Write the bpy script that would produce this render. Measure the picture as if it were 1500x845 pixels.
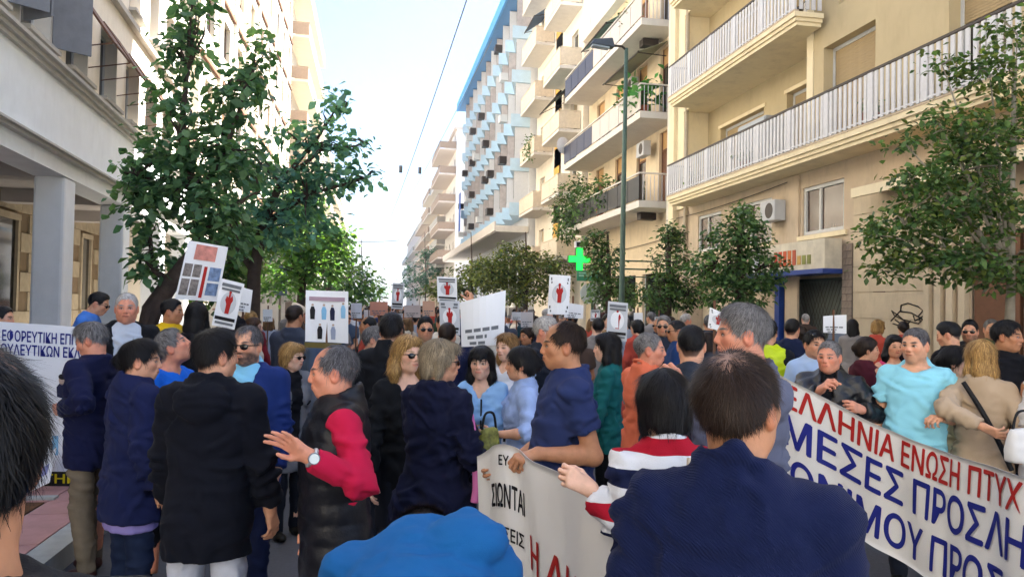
import bpy, bmesh, math, random
import numpy as np
from mathutils import Vector, Matrix

for _o in list(bpy.data.objects):
    bpy.data.objects.remove(_o, do_unlink=True)
SC = bpy.context.scene
COL = SC.collection
R = math.radians

# ------------------------------------------------------------------ camera
CAM_H = 1.85
FPX = 1125.0                       # focal length in pixels of the 1500 px wide photograph
ROLL, PITCH, YAW = R(1.07), R(1.35), R(10.26)
def _axes():
    f = np.array([0, math.cos(PITCH), math.sin(PITCH)]); u = np.array([0, -math.sin(PITCH), math.cos(PITCH)]); r = np.array([1.0, 0, 0])
    c, s = math.cos(ROLL), math.sin(ROLL); r, u = c*r + s*u, -s*r + c*u
    cy, sy = math.cos(YAW), math.sin(YAW)
    Z = np.array([[cy, sy, 0], [-sy, cy, 0], [0, 0, 1]])
    return Z@r, Z@u, Z@f
CR, CU, CF = _axes()
CPOS = np.array([0, 0, CAM_H])
cam_d = bpy.data.cameras.new('camera'); cam = bpy.data.objects.new('camera', cam_d); COL.objects.link(cam)
cam_d.sensor_width = 36.0; cam_d.lens = FPX/1500*36.0; cam_d.clip_start = 0.05; cam_d.clip_end = 3000
_m = Matrix.Identity(4)
for _i in range(3):
    _m[_i][0] = CR[_i]; _m[_i][1] = CU[_i]; _m[_i][2] = -CF[_i]; _m[_i][3] = CPOS[_i]
cam.matrix_world = _m
SC.camera = cam

# ------------------------------------------------------------------ sky, sun, exposure
SUN_EL = R(48); SUN_AZ = math.atan2(15.4, 5.6)      # azimuth measured from +Y (street direction) towards +X
world = bpy.data.worlds.new('World'); SC.world = world; world.use_nodes = True
_nt = world.node_tree; _bg = _nt.nodes['Background']
_sky = _nt.nodes.new('ShaderNodeTexSky'); _sky.sky_type = 'NISHITA'; _sky.sun_disc = False
_sky.sun_elevation = SUN_EL; _sky.sun_rotation = SUN_AZ
_sky.air_density = 1.0; _sky.dust_density = 2.4; _sky.ozone_density = 4.0; _sky.altitude = 100
_bg.inputs['Strength'].default_value = 0.05
_nt.links.new(_sky.outputs[0], _bg.inputs[0])
sun_d = bpy.data.lights.new('sun', 'SUN'); sun_d.energy = 4.0; sun_d.angle = R(0.55); sun_d.color = (1.0, 0.965, 0.91)
sun = bpy.data.objects.new('sun', sun_d); COL.objects.link(sun)
_sv = Vector((math.sin(SUN_AZ)*math.cos(SUN_EL), math.cos(SUN_AZ)*math.cos(SUN_EL), math.sin(SUN_EL)))
sun.rotation_euler = _sv.to_track_quat('Z', 'Y').to_euler(); sun.location = (30, 20, 60)
SC.view_settings.view_transform = 'Standard'; SC.view_settings.look = 'None'
SC.view_settings.exposure = 3.1; SC.view_settings.gamma = 1.0; SC.view_settings.use_curve_mapping = False
SC.render.engine = 'CYCLES'; SC.cycles.use_denoising = True
SC.cycles.max_bounces = 7; SC.cycles.diffuse_bounces = 4; SC.cycles.glossy_bounces = 2; SC.cycles.transmission_bounces = 4
SC.cycles.transparent_max_bounces = 8; SC.cycles.use_adaptive_sampling = True; SC.cycles.adaptive_threshold = 0.015
SC.cycles.sample_clamp_indirect = 6.0

# ------------------------------------------------------------------ pixel <-> place
def ray(px, py): return CF + (px-750)/FPX*CR - (py-422.5)/FPX*CU
def P(px, py, d): return CPOS + d*ray(px, py)
def at_x(px, py, X): v = ray(px, py); return CPOS + v*(X/v[0])
def at_y(px, py, Y): v = ray(px, py); return CPOS + v*(Y/v[1])
def at_z(px, py, Z): v = ray(px, py); return CPOS + v*((Z-CAM_H)/v[2])

# ------------------------------------------------------------------ materials
def lin(c):
    if isinstance(c, str):
        c = c.lstrip('#'); c = [int(c[i:i+2], 16)/255 for i in (0, 2, 4)]
    return tuple((x/12.92 if x <= 0.04045 else ((x+0.055)/1.055)**2.4) for x in c)
_MATS = {}
def mat(name, color, rough=0.8, var=0.12, vscale=6.0, bump=0.0, bscale=40.0, metal=0.0, spec=0.3, detail=5.0, dirt=0.0, dirtcol=(0.1, 0.085, 0.07), coords='Object', sheen=0.0, trans=0.0, wr=0.0, wscale=9.0, island=0.0):
    if name in _MATS: return _MATS[name]
    m = bpy.data.materials.new(name); m.use_nodes = True; nt = m.node_tree; N = nt.nodes; L = nt.links
    b = N['Principled BSDF']; col = lin(color) if isinstance(color, str) else color
    b.inputs['Roughness'].default_value = rough; b.inputs['Metallic'].default_value = metal
    b.inputs['Specular IOR Level'].default_value = spec
    if sheen: b.inputs['Sheen Weight'].default_value = sheen; b.inputs['Sheen Roughness'].default_value = 0.5
    tc = N.new('ShaderNodeTexCoord'); src = tc.outputs[coords]
    n = N.new('ShaderNodeTexNoise'); n.inputs['Scale'].default_value = vscale; n.inputs['Detail'].default_value = detail; n.inputs['Roughness'].default_value = 0.6
    L.new(src, n.inputs['Vector'])
    mr = N.new('ShaderNodeMapRange'); mr.inputs[1].default_value = 0.25; mr.inputs[2].default_value = 0.75
    mr.inputs[3].default_value = 1-var; mr.inputs[4].default_value = 1+var; L.new(n.outputs[0], mr.inputs[0])
    vm = N.new('ShaderNodeVectorMath'); vm.operation = 'SCALE'; vm.inputs[0].default_value = col[:3]
    fac = mr.outputs[0]
    if island:
        g = N.new('ShaderNodeNewGeometry'); mi = N.new('ShaderNodeMapRange'); mi.inputs[3].default_value = 1-island; mi.inputs[4].default_value = 1+island
        L.new(g.outputs['Random Per Island'], mi.inputs[0]); mu = N.new('ShaderNodeMath'); mu.operation = 'MULTIPLY'
        L.new(fac, mu.inputs[0]); L.new(mi.outputs[0], mu.inputs[1]); fac = mu.outputs[0]
    L.new(fac, vm.inputs['Scale']); out = vm.outputs[0]
    if dirt:
        n2 = N.new('ShaderNodeTexNoise'); n2.inputs['Scale'].default_value = 1.3; n2.inputs['Detail'].default_value = 8; n2.inputs['Roughness'].default_value = 0.72
        mp = N.new('ShaderNodeMapping'); mp.inputs['Scale'].default_value = (1.6, 1.6, 0.45); L.new(src, mp.inputs[0]); L.new(mp.outputs[0], n2.inputs['Vector'])
        r2 = N.new('ShaderNodeMapRange'); r2.inputs[1].default_value = 0.5; r2.inputs[2].default_value = 0.78; r2.inputs[3].default_value = 0; r2.inputs[4].default_value = dirt
        L.new(n2.outputs[0], r2.inputs[0]); mx = N.new('ShaderNodeMix'); mx.data_type = 'RGBA'
        L.new(r2.outputs[0], mx.inputs[0]); L.new(out, mx.inputs[6]); mx.inputs[7].default_value = (*dirtcol, 1); out = mx.outputs[2]
    L.new(out, b.inputs['Base Color'])
    nrm = None
    if wr:
        n4 = N.new('ShaderNodeTexNoise'); n4.noise_type = 'RIDGED_MULTIFRACTAL'; n4.inputs['Scale'].default_value = wscale*.55; n4.inputs['Detail'].default_value = 2.5; n4.inputs['Distortion'].default_value = .9; n4.inputs['Roughness'].default_value = 0.4
        mp4 = N.new('ShaderNodeMapping'); mp4.inputs['Scale'].default_value = (1, 1, 0.6); mp4.inputs['Rotation'].default_value = (0.5, 0.4, 0); L.new(src, mp4.inputs[0]); L.new(mp4.outputs[0], n4.inputs['Vector'])
        b4 = N.new('ShaderNodeBump'); b4.inputs['Strength'].default_value = wr; b4.inputs['Distance'].default_value = 0.02; L.new(n4.outputs[0], b4.inputs['Height']); nrm = b4.outputs[0]
    if bump:
        n3 = N.new('ShaderNodeTexNoise'); n3.inputs['Scale'].default_value = bscale; n3.inputs['Detail'].default_value = 6; L.new(src, n3.inputs['Vector'])
        bp = N.new('ShaderNodeBump'); bp.inputs['Strength'].default_value = bump; bp.inputs['Distance'].default_value = 0.01; L.new(n3.outputs[0], bp.inputs['Height'])
        if nrm: L.new(nrm, bp.inputs['Normal'])
        nrm = bp.outputs[0]
    if nrm: L.new(nrm, b.inputs['Normal'])
    if trans:
        tr = N.new('ShaderNodeBsdfTranslucent'); L.new(out, tr.inputs[0]); ms = N.new('ShaderNodeMixShader'); ms.inputs[0].default_value = trans
        L.new(b.outputs[0], ms.inputs[1]); L.new(tr.outputs[0], ms.inputs[2]); L.new(ms.outputs[0], N['Material Output'].inputs['Surface'])
    _MATS[name] = m
    return m
def attr_mat(name, rough=0.55, sss=0.0, bump=0.15, bscale=120.0, spec=0.4, var=0.06):
    """takes its colour from the mesh's own colour attribute"""
    if name in _MATS: return _MATS[name]
    m = bpy.data.materials.new(name); m.use_nodes = True; nt = m.node_tree; N = nt.nodes; L = nt.links; b = N['Principled BSDF']
    a = N.new('ShaderNodeAttribute'); a.attribute_name = 'Col'
    tc = N.new('ShaderNodeTexCoord'); n = N.new('ShaderNodeTexNoise'); n.inputs['Scale'].default_value = 30; n.inputs['Detail'].default_value = 5; L.new(tc.outputs['Object'], n.inputs['Vector'])
    mr = N.new('ShaderNodeMapRange'); mr.inputs[1].default_value = 0.3; mr.inputs[2].default_value = 0.7; mr.inputs[3].default_value = 1-var; mr.inputs[4].default_value = 1+var; L.new(n.outputs[0], mr.inputs[0])
    vm = N.new('ShaderNodeVectorMath'); vm.operation = 'SCALE'; L.new(a.outputs['Color'], vm.inputs[0]); L.new(mr.outputs[0], vm.inputs['Scale']); L.new(vm.outputs[0], b.inputs['Base Color'])
    b.inputs['Roughness'].default_value = rough; b.inputs['Specular IOR Level'].default_value = spec
    if sss:
        b.inputs['Subsurface Weight'].default_value = sss; b.inputs['Subsurface Radius'].default_value = (0.012, 0.005, 0.003); b.inputs['Subsurface Scale'].default_value = 1.0
    n3 = N.new('ShaderNodeTexNoise'); n3.inputs['Scale'].default_value = bscale; n3.inputs['Detail'].default_value = 4; L.new(tc.outputs['Object'], n3.inputs['Vector'])
    bp = N.new('ShaderNodeBump'); bp.inputs['Strength'].default_value = bump; bp.inputs['Distance'].default_value = 0.004; L.new(n3.outputs[0], bp.inputs['Height']); L.new(bp.outputs[0], b.inputs['Normal'])
    _MATS[name] = m
    return m
def glass(name='window_glass', col='#1b232b', rough=0.06):
    return mat(name, col, rough=rough, var=0.35, vscale=0.8, spec=0.8)
def emis(name, color, strength):
    if name in _MATS: return _MATS[name]
    m = bpy.data.materials.new(name); m.use_nodes = True; b = m.node_tree.nodes['Principled BSDF']
    c = lin(color); b.inputs['Base Color'].default_value = (*c, 1); b.inputs['Emission Color'].default_value = (*c, 1); b.inputs['Emission Strength'].default_value = strength
    _MATS[name] = m; return m

# ------------------------------------------------------------------ objects
def link(o, parent=None):
    COL.objects.link(o)
    if parent is not None: o.parent = parent
    return o
def empty(name, loc=(0, 0, 0), rz=0.0, parent=None):
    o = bpy.data.objects.new(name, None); o.location = tuple(loc); o.rotation_euler = (0, 0, rz); o.empty_display_size = 0.2
    return link(o, parent)
def tag(o, label=None, cat=None, group=None, kind=None):
    if label: o['label'] = label
    if cat: o['category'] = cat
    if group: o['group'] = group
    if kind: o['kind'] = kind
    return o
def mesh_obj(name, verts, faces, m=None, parent=None, smooth=False, cols=None):
    me = bpy.data.meshes.new(name)
    V = np.asarray(verts, dtype=np.float32)
    if isinstance(faces, np.ndarray):
        nf, k = faces.shape
        me.vertices.add(len(V)); me.vertices.foreach_set('co', V.ravel())
        me.loops.add(nf*k); me.loops.foreach_set('vertex_index', faces.astype(np.int32).ravel())
        me.polygons.add(nf); me.polygons.foreach_set('loop_start', np.arange(0, nf*k, k, dtype=np.int32))
        me.update(calc_edges=True)
    else:
        me.from_pydata([tuple(map(float, v)) for v in V], [], [tuple(int(i) for i in f) for f in faces]); me.update()
    if smooth: me.polygons.foreach_set('use_smooth', np.ones(len(me.polygons), dtype=bool))
    if cols is not None:
        ca = me.color_attributes.new('Col', 'FLOAT_COLOR', 'POINT')
        c4 = np.ones((len(V), 4), dtype=np.float32); c4[:, :3] = cols; ca.data.foreach_set('color', c4.ravel())
    if m: me.materials.append(m)
    o = bpy.data.objects.new(name, me)
    return link(o, parent)
class MB:
    """collects boxes, tubes and prisms of ONE piece; build() links it as one mesh object"""
    def __init__(s): s.v = []; s.f = []
    def add(s, vs, fs):
        k = len(s.v); s.v += [tuple(float(c) for c in v) for v in vs]; s.f += [tuple(i+k for i in f) for f in fs]; return s
    def box(s, x0, x1, y0, y1, z0, z1):
        x0, x1 = min(x0, x1), max(x0, x1); y0, y1 = min(y0, y1), max(y0, y1); z0, z1 = min(z0, z1), max(z0, z1)
        return s.add([(x0, y0, z0), (x1, y0, z0), (x1, y1, z0), (x0, y1, z0), (x0, y0, z1), (x1, y0, z1), (x1, y1, z1), (x0, y1, z1)],
                     [(0, 3, 2, 1), (4, 5, 6, 7), (0, 1, 5, 4), (1, 2, 6, 5), (2, 3, 7, 6), (3, 0, 4, 7)])
    def hexa(s, p):    # 8 points: bottom loop then top loop
        return s.add(p, [(0, 3, 2, 1), (4, 5, 6, 7), (0, 1, 5, 4), (1, 2, 6, 5), (2, 3, 7, 6), (3, 0, 4, 7)])
    def tube(s, pts, rad, n=8, cap=True):
        pts = [np.array(p, float) for p in pts]; rads = rad if hasattr(rad, '__len__') else [rad]*len(pts)
        k = len(s.v); up = np.array([0.13, 0.21, 0.97])
        for i, p in enumerate(pts):
            t = pts[min(i+1, len(pts)-1)] - pts[max(i-1, 0)]; t = t/(np.linalg.norm(t)+1e-9)
            a = np.cross(t, up); 
            if np.linalg.norm(a) < 1e-3: a = np.cross(t, np.array([1.0, 0, 0]))
            a /= np.linalg.norm(a); b = np.cross(t, a)
            for j in range(n):
                w = 2*math.pi*j/n; s.v.append(tuple(p + rads[i]*(math.cos(w)*a + math.sin(w)*b)))
        for i in range(len(pts)-1):
            for j in range(n):
                s.f.append((k+i*n+j, k+i*n+(j+1) % n, k+(i+1)*n+(j+1) % n, k+(i+1)*n+j))
        if cap:
            s.f.append(tuple(k+j for j in range(n))[::-1]); s.f.append(tuple(k+(len(pts)-1)*n+j for j in range(n)))
        return s
    def disc(s, c, ax_u, ax_v, th, n=24, nrm=None):
        c = np.array(c, float); u = np.array(ax_u, float); v = np.array(ax_v, float)
        w = np.cross(u, v); w = w/np.linalg.norm(w)*th
        k = len(s.v)
        for sg in (0, 1):
            for j in range(n):
                a = 2*math.pi*j/n; s.v.append(tuple(c + sg*w + math.cos(a)*u + math.sin(a)*v))
        s.f.append(tuple(k+j for j in range(n))[::-1]); s.f.append(tuple(k+n+j for j in range(n)))
        for j in range(n): s.f.append((k+j, k+(j+1) % n, k+n+(j+1) % n, k+n+j))
        return s
    def build(s, name, m=None, parent=None, smooth=False, bevel=0.0):
        o = mesh_obj(name, s.v, s.f, m, parent, smooth)
        if bevel:
            bv = o.modifiers.new('bevel', 'BEVEL'); bv.width = bevel; bv.segments = 2; bv.limit_method = 'ANGLE'
        return o
def box(name, x0, x1, y0, y1, z0, z1, m, parent=None, bevel=0.0): return MB().box(x0, x1, y0, y1, z0, z1).build(name, m, parent, bevel=bevel)
def copy_obj(o, loc, parent=None, name=None):
    c = o.copy(); c.location = tuple(loc); COL.objects.link(c); c.parent = parent if parent is not None else o.parent
    return c
_CACHE = {}
def inst_box(name, c, size, m, parent):
    """a box piece that shares its mesh with every alike piece"""
    key = (name, tuple(round(v, 3) for v in size), m.name)
    if key not in _CACHE:
        o = MB().box(-size[0]/2, size[0]/2, -size[1]/2, size[1]/2, -size[2]/2, size[2]/2).build(name, m, parent); _CACHE[key] = o.data; o.location = tuple(c); return o
    o = bpy.data.objects.new(name, _CACHE[key]); o.location = tuple(c); return link(o, parent)

# ------------------------------------------------------------------ lettering
def text_tris(body, size=1.0, weight=0.0, maxedge=None):
    c = bpy.data.curves.new('txt', 'FONT'); c.body = body; c.size = size; c.offset = weight; c.resolution_u = 3
    o = bpy.data.objects.new('txt', c); COL.objects.link(o)
    dg = bpy.context.evaluated_depsgraph_get(); e = o.evaluated_get(dg); me = bpy.data.meshes.new_from_object(e)
    bpy.data.objects.remove(o, do_unlink=True); bpy.data.curves.remove(c)
    bm = bmesh.new(); bm.from_mesh(me); bpy.data.meshes.remove(me); bmesh.ops.triangulate(bm, faces=bm.faces)
    bmesh.ops.remove_doubles(bm, verts=bm.verts, dist=1e-5)
    if maxedge:
        for _ in range(4):
            es = [ed for ed in bm.edges if ed.calc_length() > maxedge]
            if not es: break
            bmesh.ops.subdivide_edges(bm, edges=es, cuts=1); bmesh.ops.triangulate(bm, faces=bm.faces)
    bm.verts.index_update()
    V = np.array([v.co[:2] for v in bm.verts]); T = np.array([[v.index for v in f.verts] for f in bm.faces]); bm.free()
    return V, T
def letter_on(name, body, u0, u1, v0, v1, surf, m, parent, weight=0.0, maxedge=0.08, off=0.004):
    """one line of lettering laid on surf(u, v) -> point, normal; fills u0..u1 by v0..v1"""
    V, T = text_tris(body, 1.0, 0, None)
    mn, mx = V.min(0), V.max(0); sx, sy = (u1-u0)/(mx[0]-mn[0]), (v1-v0)/(mx[1]-mn[1])
    V, T = text_tris(body, 1.0, 0, maxedge/max(sx, sy))
    uv = np.stack([u0+(V[:, 0]-mn[0])*sx, v0+(V[:, 1]-mn[1])*sy], 1)
    if weight:      # heavier strokes: the same glyphs again, a hair to each side
        b = .030*sy; sh = [(-b*.8, 0), (b*.8, 0), (0, -b*.6), (0, b*.6)]; k = len(uv); UV = [uv]; TT = [T]; O = [np.full(k, off)]
        for i, (du, dv) in enumerate(sh): UV.append(uv + np.array([du*sx/sy, dv])); TT.append(T+k*(i+1)); O.append(np.full(k, off+.0006*(i+1)))
        uv = np.concatenate(UV); T = np.concatenate(TT); off = np.concatenate(O)[:, None]
    p, n = surf(uv); return mesh_obj(name, p + n*off, T, m, parent)

# ------------------------------------------------------------------ noise and implicit surfaces
def _h(i, j, k, seed):
    x = (i.astype(np.int64)*374761393 + j.astype(np.int64)*668265263 + k.astype(np.int64)*2147483647 + seed*1274126177) & 0xffffffff
    x = ((x ^ (x >> 13))*1274126177) & 0xffffffff; x = (x ^ (x >> 16)) & 0xffff
    return x/65535.0
def vnoise(p, seed=0):
    i = np.floor(p).astype(np.int64); f = p - i; f = f*f*(3-2*f); out = np.zeros(len(p))
    for dx in (0, 1):
        for dy in (0, 1):
            for dz in (0, 1):
                w = (f[:, 0] if dx else 1-f[:, 0])*(f[:, 1] if dy else 1-f[:, 1])*(f[:, 2] if dz else 1-f[:, 2])
                out += w*_h(i[:, 0]+dx, i[:, 1]+dy, i[:, 2]+dz, seed)
    return out*2-1
def fbm(p, o=3, seed=0):
    s = 0; a = 1.0; t = 0
    for q in range(o): s = s + a*vnoise(p*(2**q)+q*7.3, seed+q); t += a; a *= 0.5
    return s/t
A_ = lambda *v: np.array(v, float)
def rc(a, b, ra, rb, k=0.02):
    a = np.array(a, float); b = np.array(b, float); ab = b-a; L2 = max(ab@ab, 1e-9); m = max(ra, rb)
    def f(p):
        t = np.clip(((p-a)@ab)/L2, 0, 1); return np.linalg.norm(p-a-t[:, None]*ab, axis=1) - (ra+(rb-ra)*t)
    return ('+', f, np.minimum(a, b)-m, np.maximum(a, b)+m, k)
def ell(c, r, k=0.02, M=None, op='+'):
    c = np.array(c, float); r = np.array(r, float); m = r.max()
    def f(p):
        q = p-c
        if M is not None: q = q@M            # M columns are the ellipsoid's axes
        k0 = np.linalg.norm(q/r, axis=1); k1 = np.linalg.norm(q/(r*r), axis=1)+1e-9
        return k0*(k0-1)/k1
    return (op, f, c-m, c+m, k)
def prof(zs, a, b, yc, k=0.02, M=None, o=None, e=2.3, off=0.0, zlo=None, zhi=None):
    """stack of super-ellipse sections along z in the frame (origin o, axes M columns)"""
    zs, a, b, yc = (np.array(q, float) for q in (zs, a, b, yc)); a = a+off; b = b+off
    M_ = np.eye(3) if M is None else M; o_ = np.zeros(3) if o is None else np.array(o, float)
    def f(p):
        q = (p-o_)@M_; z = q[:, 2]
        aa = np.interp(z, zs, a); bb = np.interp(z, zs, b); cc = np.interp(z, zs, yc)
        x = np.abs(q[:, 0])/aa; y = np.abs(q[:, 1]-cc)/bb
        g = (x**e+y**e)**(1/e); d = (g-1)*np.minimum(aa, bb)
        lo = zs[0] if zlo is None else zlo; hi = zs[-1] if zhi is None else zhi
        return np.maximum(d, np.maximum(lo-z, z-hi))
    m = max(a.max(), b.max())+abs(yc).max(); cs = []
    for z in (zs[0], zs[-1]):
        for sx in (-m, m):
            for sy in (-m, m): cs.append(o_ + M_@np.array([sx, sy, z]))
    cs = np.array(cs); return ('+', f, cs.min(0), cs.max(0), k)
def cut(fn, lo=None, hi=None, k=0.01):
    """remove where fn(p) < 0"""
    return ('-', fn, lo, hi, k)
def field_mesh(prims, res, pad=0.03):
    adds = [q for q in prims if q[0] == '+']
    lo = np.min([q[2] for q in adds], 0)-pad; hi = np.max([q[3] for q in adds], 0)+pad
    n = np.ceil((hi-lo)/res).astype(int)+2
    D = np.full(tuple(n), 0.25, dtype=np.float64)
    ax = [lo[i]+np.arange(n[i])*res for i in range(3)]
    for op, f, l, h, k in prims:
        if l is None: l, h = lo, hi
        mg = k+2.5*res
        i0 = np.clip(np.floor((l-mg-lo)/res).astype(int), 0, n-1); i1 = np.clip(np.ceil((h+mg-lo)/res).astype(int)+1, 0, n)
        if (i1 <= i0).any(): continue
        g = np.meshgrid(*[ax[i][i0[i]:i1[i]] for i in range(3)], indexing='ij'); p = np.stack([q.ravel() for q in g], 1)
        d = f(p).reshape(g[0].shape); sl = tuple(slice(i0[i], i1[i]) for i in range(3)); a = D[sl]
        if op == '+':
            hh = np.maximum(k-np.abs(a-d), 0)/max(k, 1e-6); D[sl] = np.minimum(a, d)-hh*hh*k*0.25
        else:
            d = -d; hh = np.maximum(k-np.abs(a-d), 0)/max(k, 1e-6); D[sl] = np.maximum(a, d)+hh*hh*k*0.25
    D[0] = D[-1] = 0.2; D[:, 0] = D[:, -1] = 0.2; D[:, :, 0] = D[:, :, -1] = 0.2
    return surface_net(D, lo, res)
def surface_net(D, lo, res):
    I = D < 0; nx, ny, nz = D.shape
    c = np.zeros((nx-1, ny-1, nz-1), dtype=np.int8)
    for dx in (0, 1):
        for dy in (0, 1):
            for dz in (0, 1): c += I[dx:nx-1+dx, dy:ny-1+dy, dz:nz-1+dz]
    act = (c > 0) & (c < 8); ids = np.argwhere(act); nv = len(ids)
    if nv == 0: return np.zeros((0, 3)), np.zeros((0, 4), dtype=np.int32)
    idx = np.full(act.shape, -1, dtype=np.int64); idx[act] = np.arange(nv)
    pos = np.zeros((nv, 3)); cnt = np.zeros(nv)
    corners = [(0, 0, 0), (1, 0, 0), (0, 1, 0), (1, 1, 0), (0, 0, 1), (1, 0, 1), (0, 1, 1), (1, 1, 1)]
    val = [D[ids[:, 0]+a, ids[:, 1]+b, ids[:, 2]+e] for a, b, e in corners]
    for i in range(8):
        for j in range(i+1, 8):
            df = [abs(corners[i][q]-corners[j][q]) for q in range(3)]
            if sum(df) != 1: continue
            a, b = val[i], val[j]; m = (a < 0) != (b < 0); t = np.where(m, a/(a-b+1e-12), 0)
            pt = np.array(corners[i])[None]*(1-t)[:, None] + np.array(corners[j])[None]*t[:, None]
            pos += np.where(m[:, None], pt, 0); cnt += m
    V = lo + (ids + pos/cnt[:, None])*res
    F = []
    for axis in range(3):
        s0 = [slice(None)]*3; s1 = [slice(None)]*3; s0[axis] = slice(0, -1); s1[axis] = slice(1, None)
        a = I[tuple(s0)]; b = I[tuple(s1)]; e = np.argwhere(a != b)
        o1, o2 = [(1, 2), (2, 0), (0, 1)][axis]
        e = e[(e[:, o1] > 0) & (e[:, o2] > 0) & (e[:, o1] < D.shape[o1]-1) & (e[:, o2] < D.shape[o2]-1)]
        if len(e) == 0: continue
        def cid(d1, d2):
            q = e.copy(); q[:, o1] -= d1; q[:, o2] -= d2; return idx[q[:, 0], q[:, 1], q[:, 2]]
        q = np.stack([cid(1, 1), cid(0, 1), cid(0, 0), cid(1, 0)], 1)
        ins = a[e[:, 0], e[:, 1], e[:, 2]]; q[~ins] = q[~ins][:, ::-1]; F.append(q)
    return V, np.concatenate(F)
def vnormals(V, F):
    n = np.cross(V[F[:, 2]]-V[F[:, 0]], V[F[:, 3]]-V[F[:, 1]]); N = np.zeros_like(V)
    for j in range(4): np.add.at(N, F[:, j], n)
    return N/(np.linalg.norm(N, axis=1, keepdims=True)+1e-12)
def smooth_mesh(V, F, it=1, w=0.5):
    for _ in range(it):
        S = np.zeros_like(V); c = np.zeros(len(V))
        for j in range(4):
            np.add.at(S, F[:, j], V[F[:, (j+1) % 4]]+V[F[:, (j-1) % 4]]); np.add.at(c, F[:, j], 2)
        V = V*(1-w) + w*S/np.maximum(c, 1)[:, None]
    return V
# ------------------------------------------------------------------ people
def rotz(a): c, s = math.cos(a), math.sin(a); return np.array([[c, -s, 0], [s, c, 0], [0, 0, 1.0]])
def rotx(a): c, s = math.cos(a), math.sin(a); return np.array([[1.0, 0, 0], [0, c, -s], [0, s, c]])
def roty(a): c, s = math.cos(a), math.sin(a); return np.array([[c, 0, s], [0, 1.0, 0], [-s, 0, c]])
def unit(v): v = np.array(v, float); return v/(np.linalg.norm(v)+1e-9)
PROF_M = ([.70, .80, .90, .98, 1.08, 1.18, 1.285, 1.372, 1.436, 1.482, 1.522], [.164, .168, .164, .157, .152, .160, .172, .166, .132, .094, .064], [.116, .122, .121, .115, .111, .114, .116, .106, .090, .076, .064], [-.008, -.012, -.006, .002, .008, .012, .010, .002, -.008, -.016, -.020])
PROF_F = ([.70, .80, .90, .98, 1.08, 1.18, 1.285, 1.372, 1.436, 1.482, 1.522], [.164, .172, .167, .148, .130, .137, .150, .148, .116, .080, .056], [.118, .125, .119, .104, .096, .102, .106, .096, .082, .068, .056], [-.010, -.016, -.010, .0, .004, .010, .008, .0, -.010, -.018, -.022])
SKIN = dict(fair='#e2b59c', mid='#d29c7d', tan='#b98361', ruddy='#d18f74', dark='#8f5f43')
HAIRC = dict(jet=('#050405', '#0c0a0b'), black=('#0d0c0e', '#1d1a1b'), dbrown=('#1b120d', '#35251b'), brown=('#3a2618', '#5f4028'), grey=('#4e4b4b', '#8d8a89'), pepper=('#262326', '#7b787a'), white=('#9b9794', '#cfccc8'), blond=('#7a5a33', '#c9a063'), dblond=('#5a4026', '#a07a4c'), greyblond=('#6b5d4b', '#b3a184'))
PRESET = dict(down=dict(w=(.275, .06, .80)), relax=dict(w=(.26, .14, .86)), belly=dict(w=(.08, .27, 1.04), curl=.9), pocket=dict(w=(.225, .05, .90)), chest=dict(w=(.07, .26, 1.22), curl=.9),
              phone=dict(w=(.10, .30, 1.36), curl=.9), up=dict(w=(.22, .26, 1.66), curl=1.5, hint=(1, -.2, -.6)), high=dict(w=(.20, .14, 1.92), curl=1.5, hint=(1, .1, -.3)), hip=dict(w=(.21, -.01, 1.0), hint=(1, -.6, 0)), fwd=dict(w=(.15, .42, 1.12), curl=1.2), back=dict(w=(.06, -.16, .95), hint=(1, -.3, 0)))
N_PEOPLE = 0
def lod(d):
    if d < 2.0: return dict(c=.0095, h=.005, leg=.02, hand=.0045, n=22000)
    if d < 4.6: return dict(c=.0110, h=.0047, leg=.02, hand=.0042, n=6500)
    if d < 7.0: return dict(c=.016, h=.007, leg=.024, hand=.006, n=2600)
    if d < 12: return dict(c=.022, h=.0105, leg=.03, hand=.010, n=150)
    return dict(c=.030, h=.015, leg=.036, hand=.014, n=0)
def wrinkle(V, F, amp, seed, puff=0.0):
    N = vnormals(V, F); q = V*np.array([1, 1, 1.25])
    w = np.stack([fbm(q*3.1, 2, seed+11), fbm(q*3.1+5, 2, seed+12), fbm(q*3.1+9, 2, seed+13)], 1)*.35
    a = fbm((q+w)*np.array([6.5, 6.5, 9.5]), 2, seed); b = fbm((q+w*1.5)*np.array([15, 15, 21]), 2, seed+5)
    d = amp*(1.5*(1-np.abs(a)*2.4)-.6) + amp*.5*b + amp*.8*fbm(q*4, 2, seed+3)
    if puff:
        zz = V[:, 2] + .008*fbm(V*6, 2, seed+8); d = d + puff*(np.abs(np.sin(zz*math.pi/.085))**.55-.7)
    return V + N*d[:, None]
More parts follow.
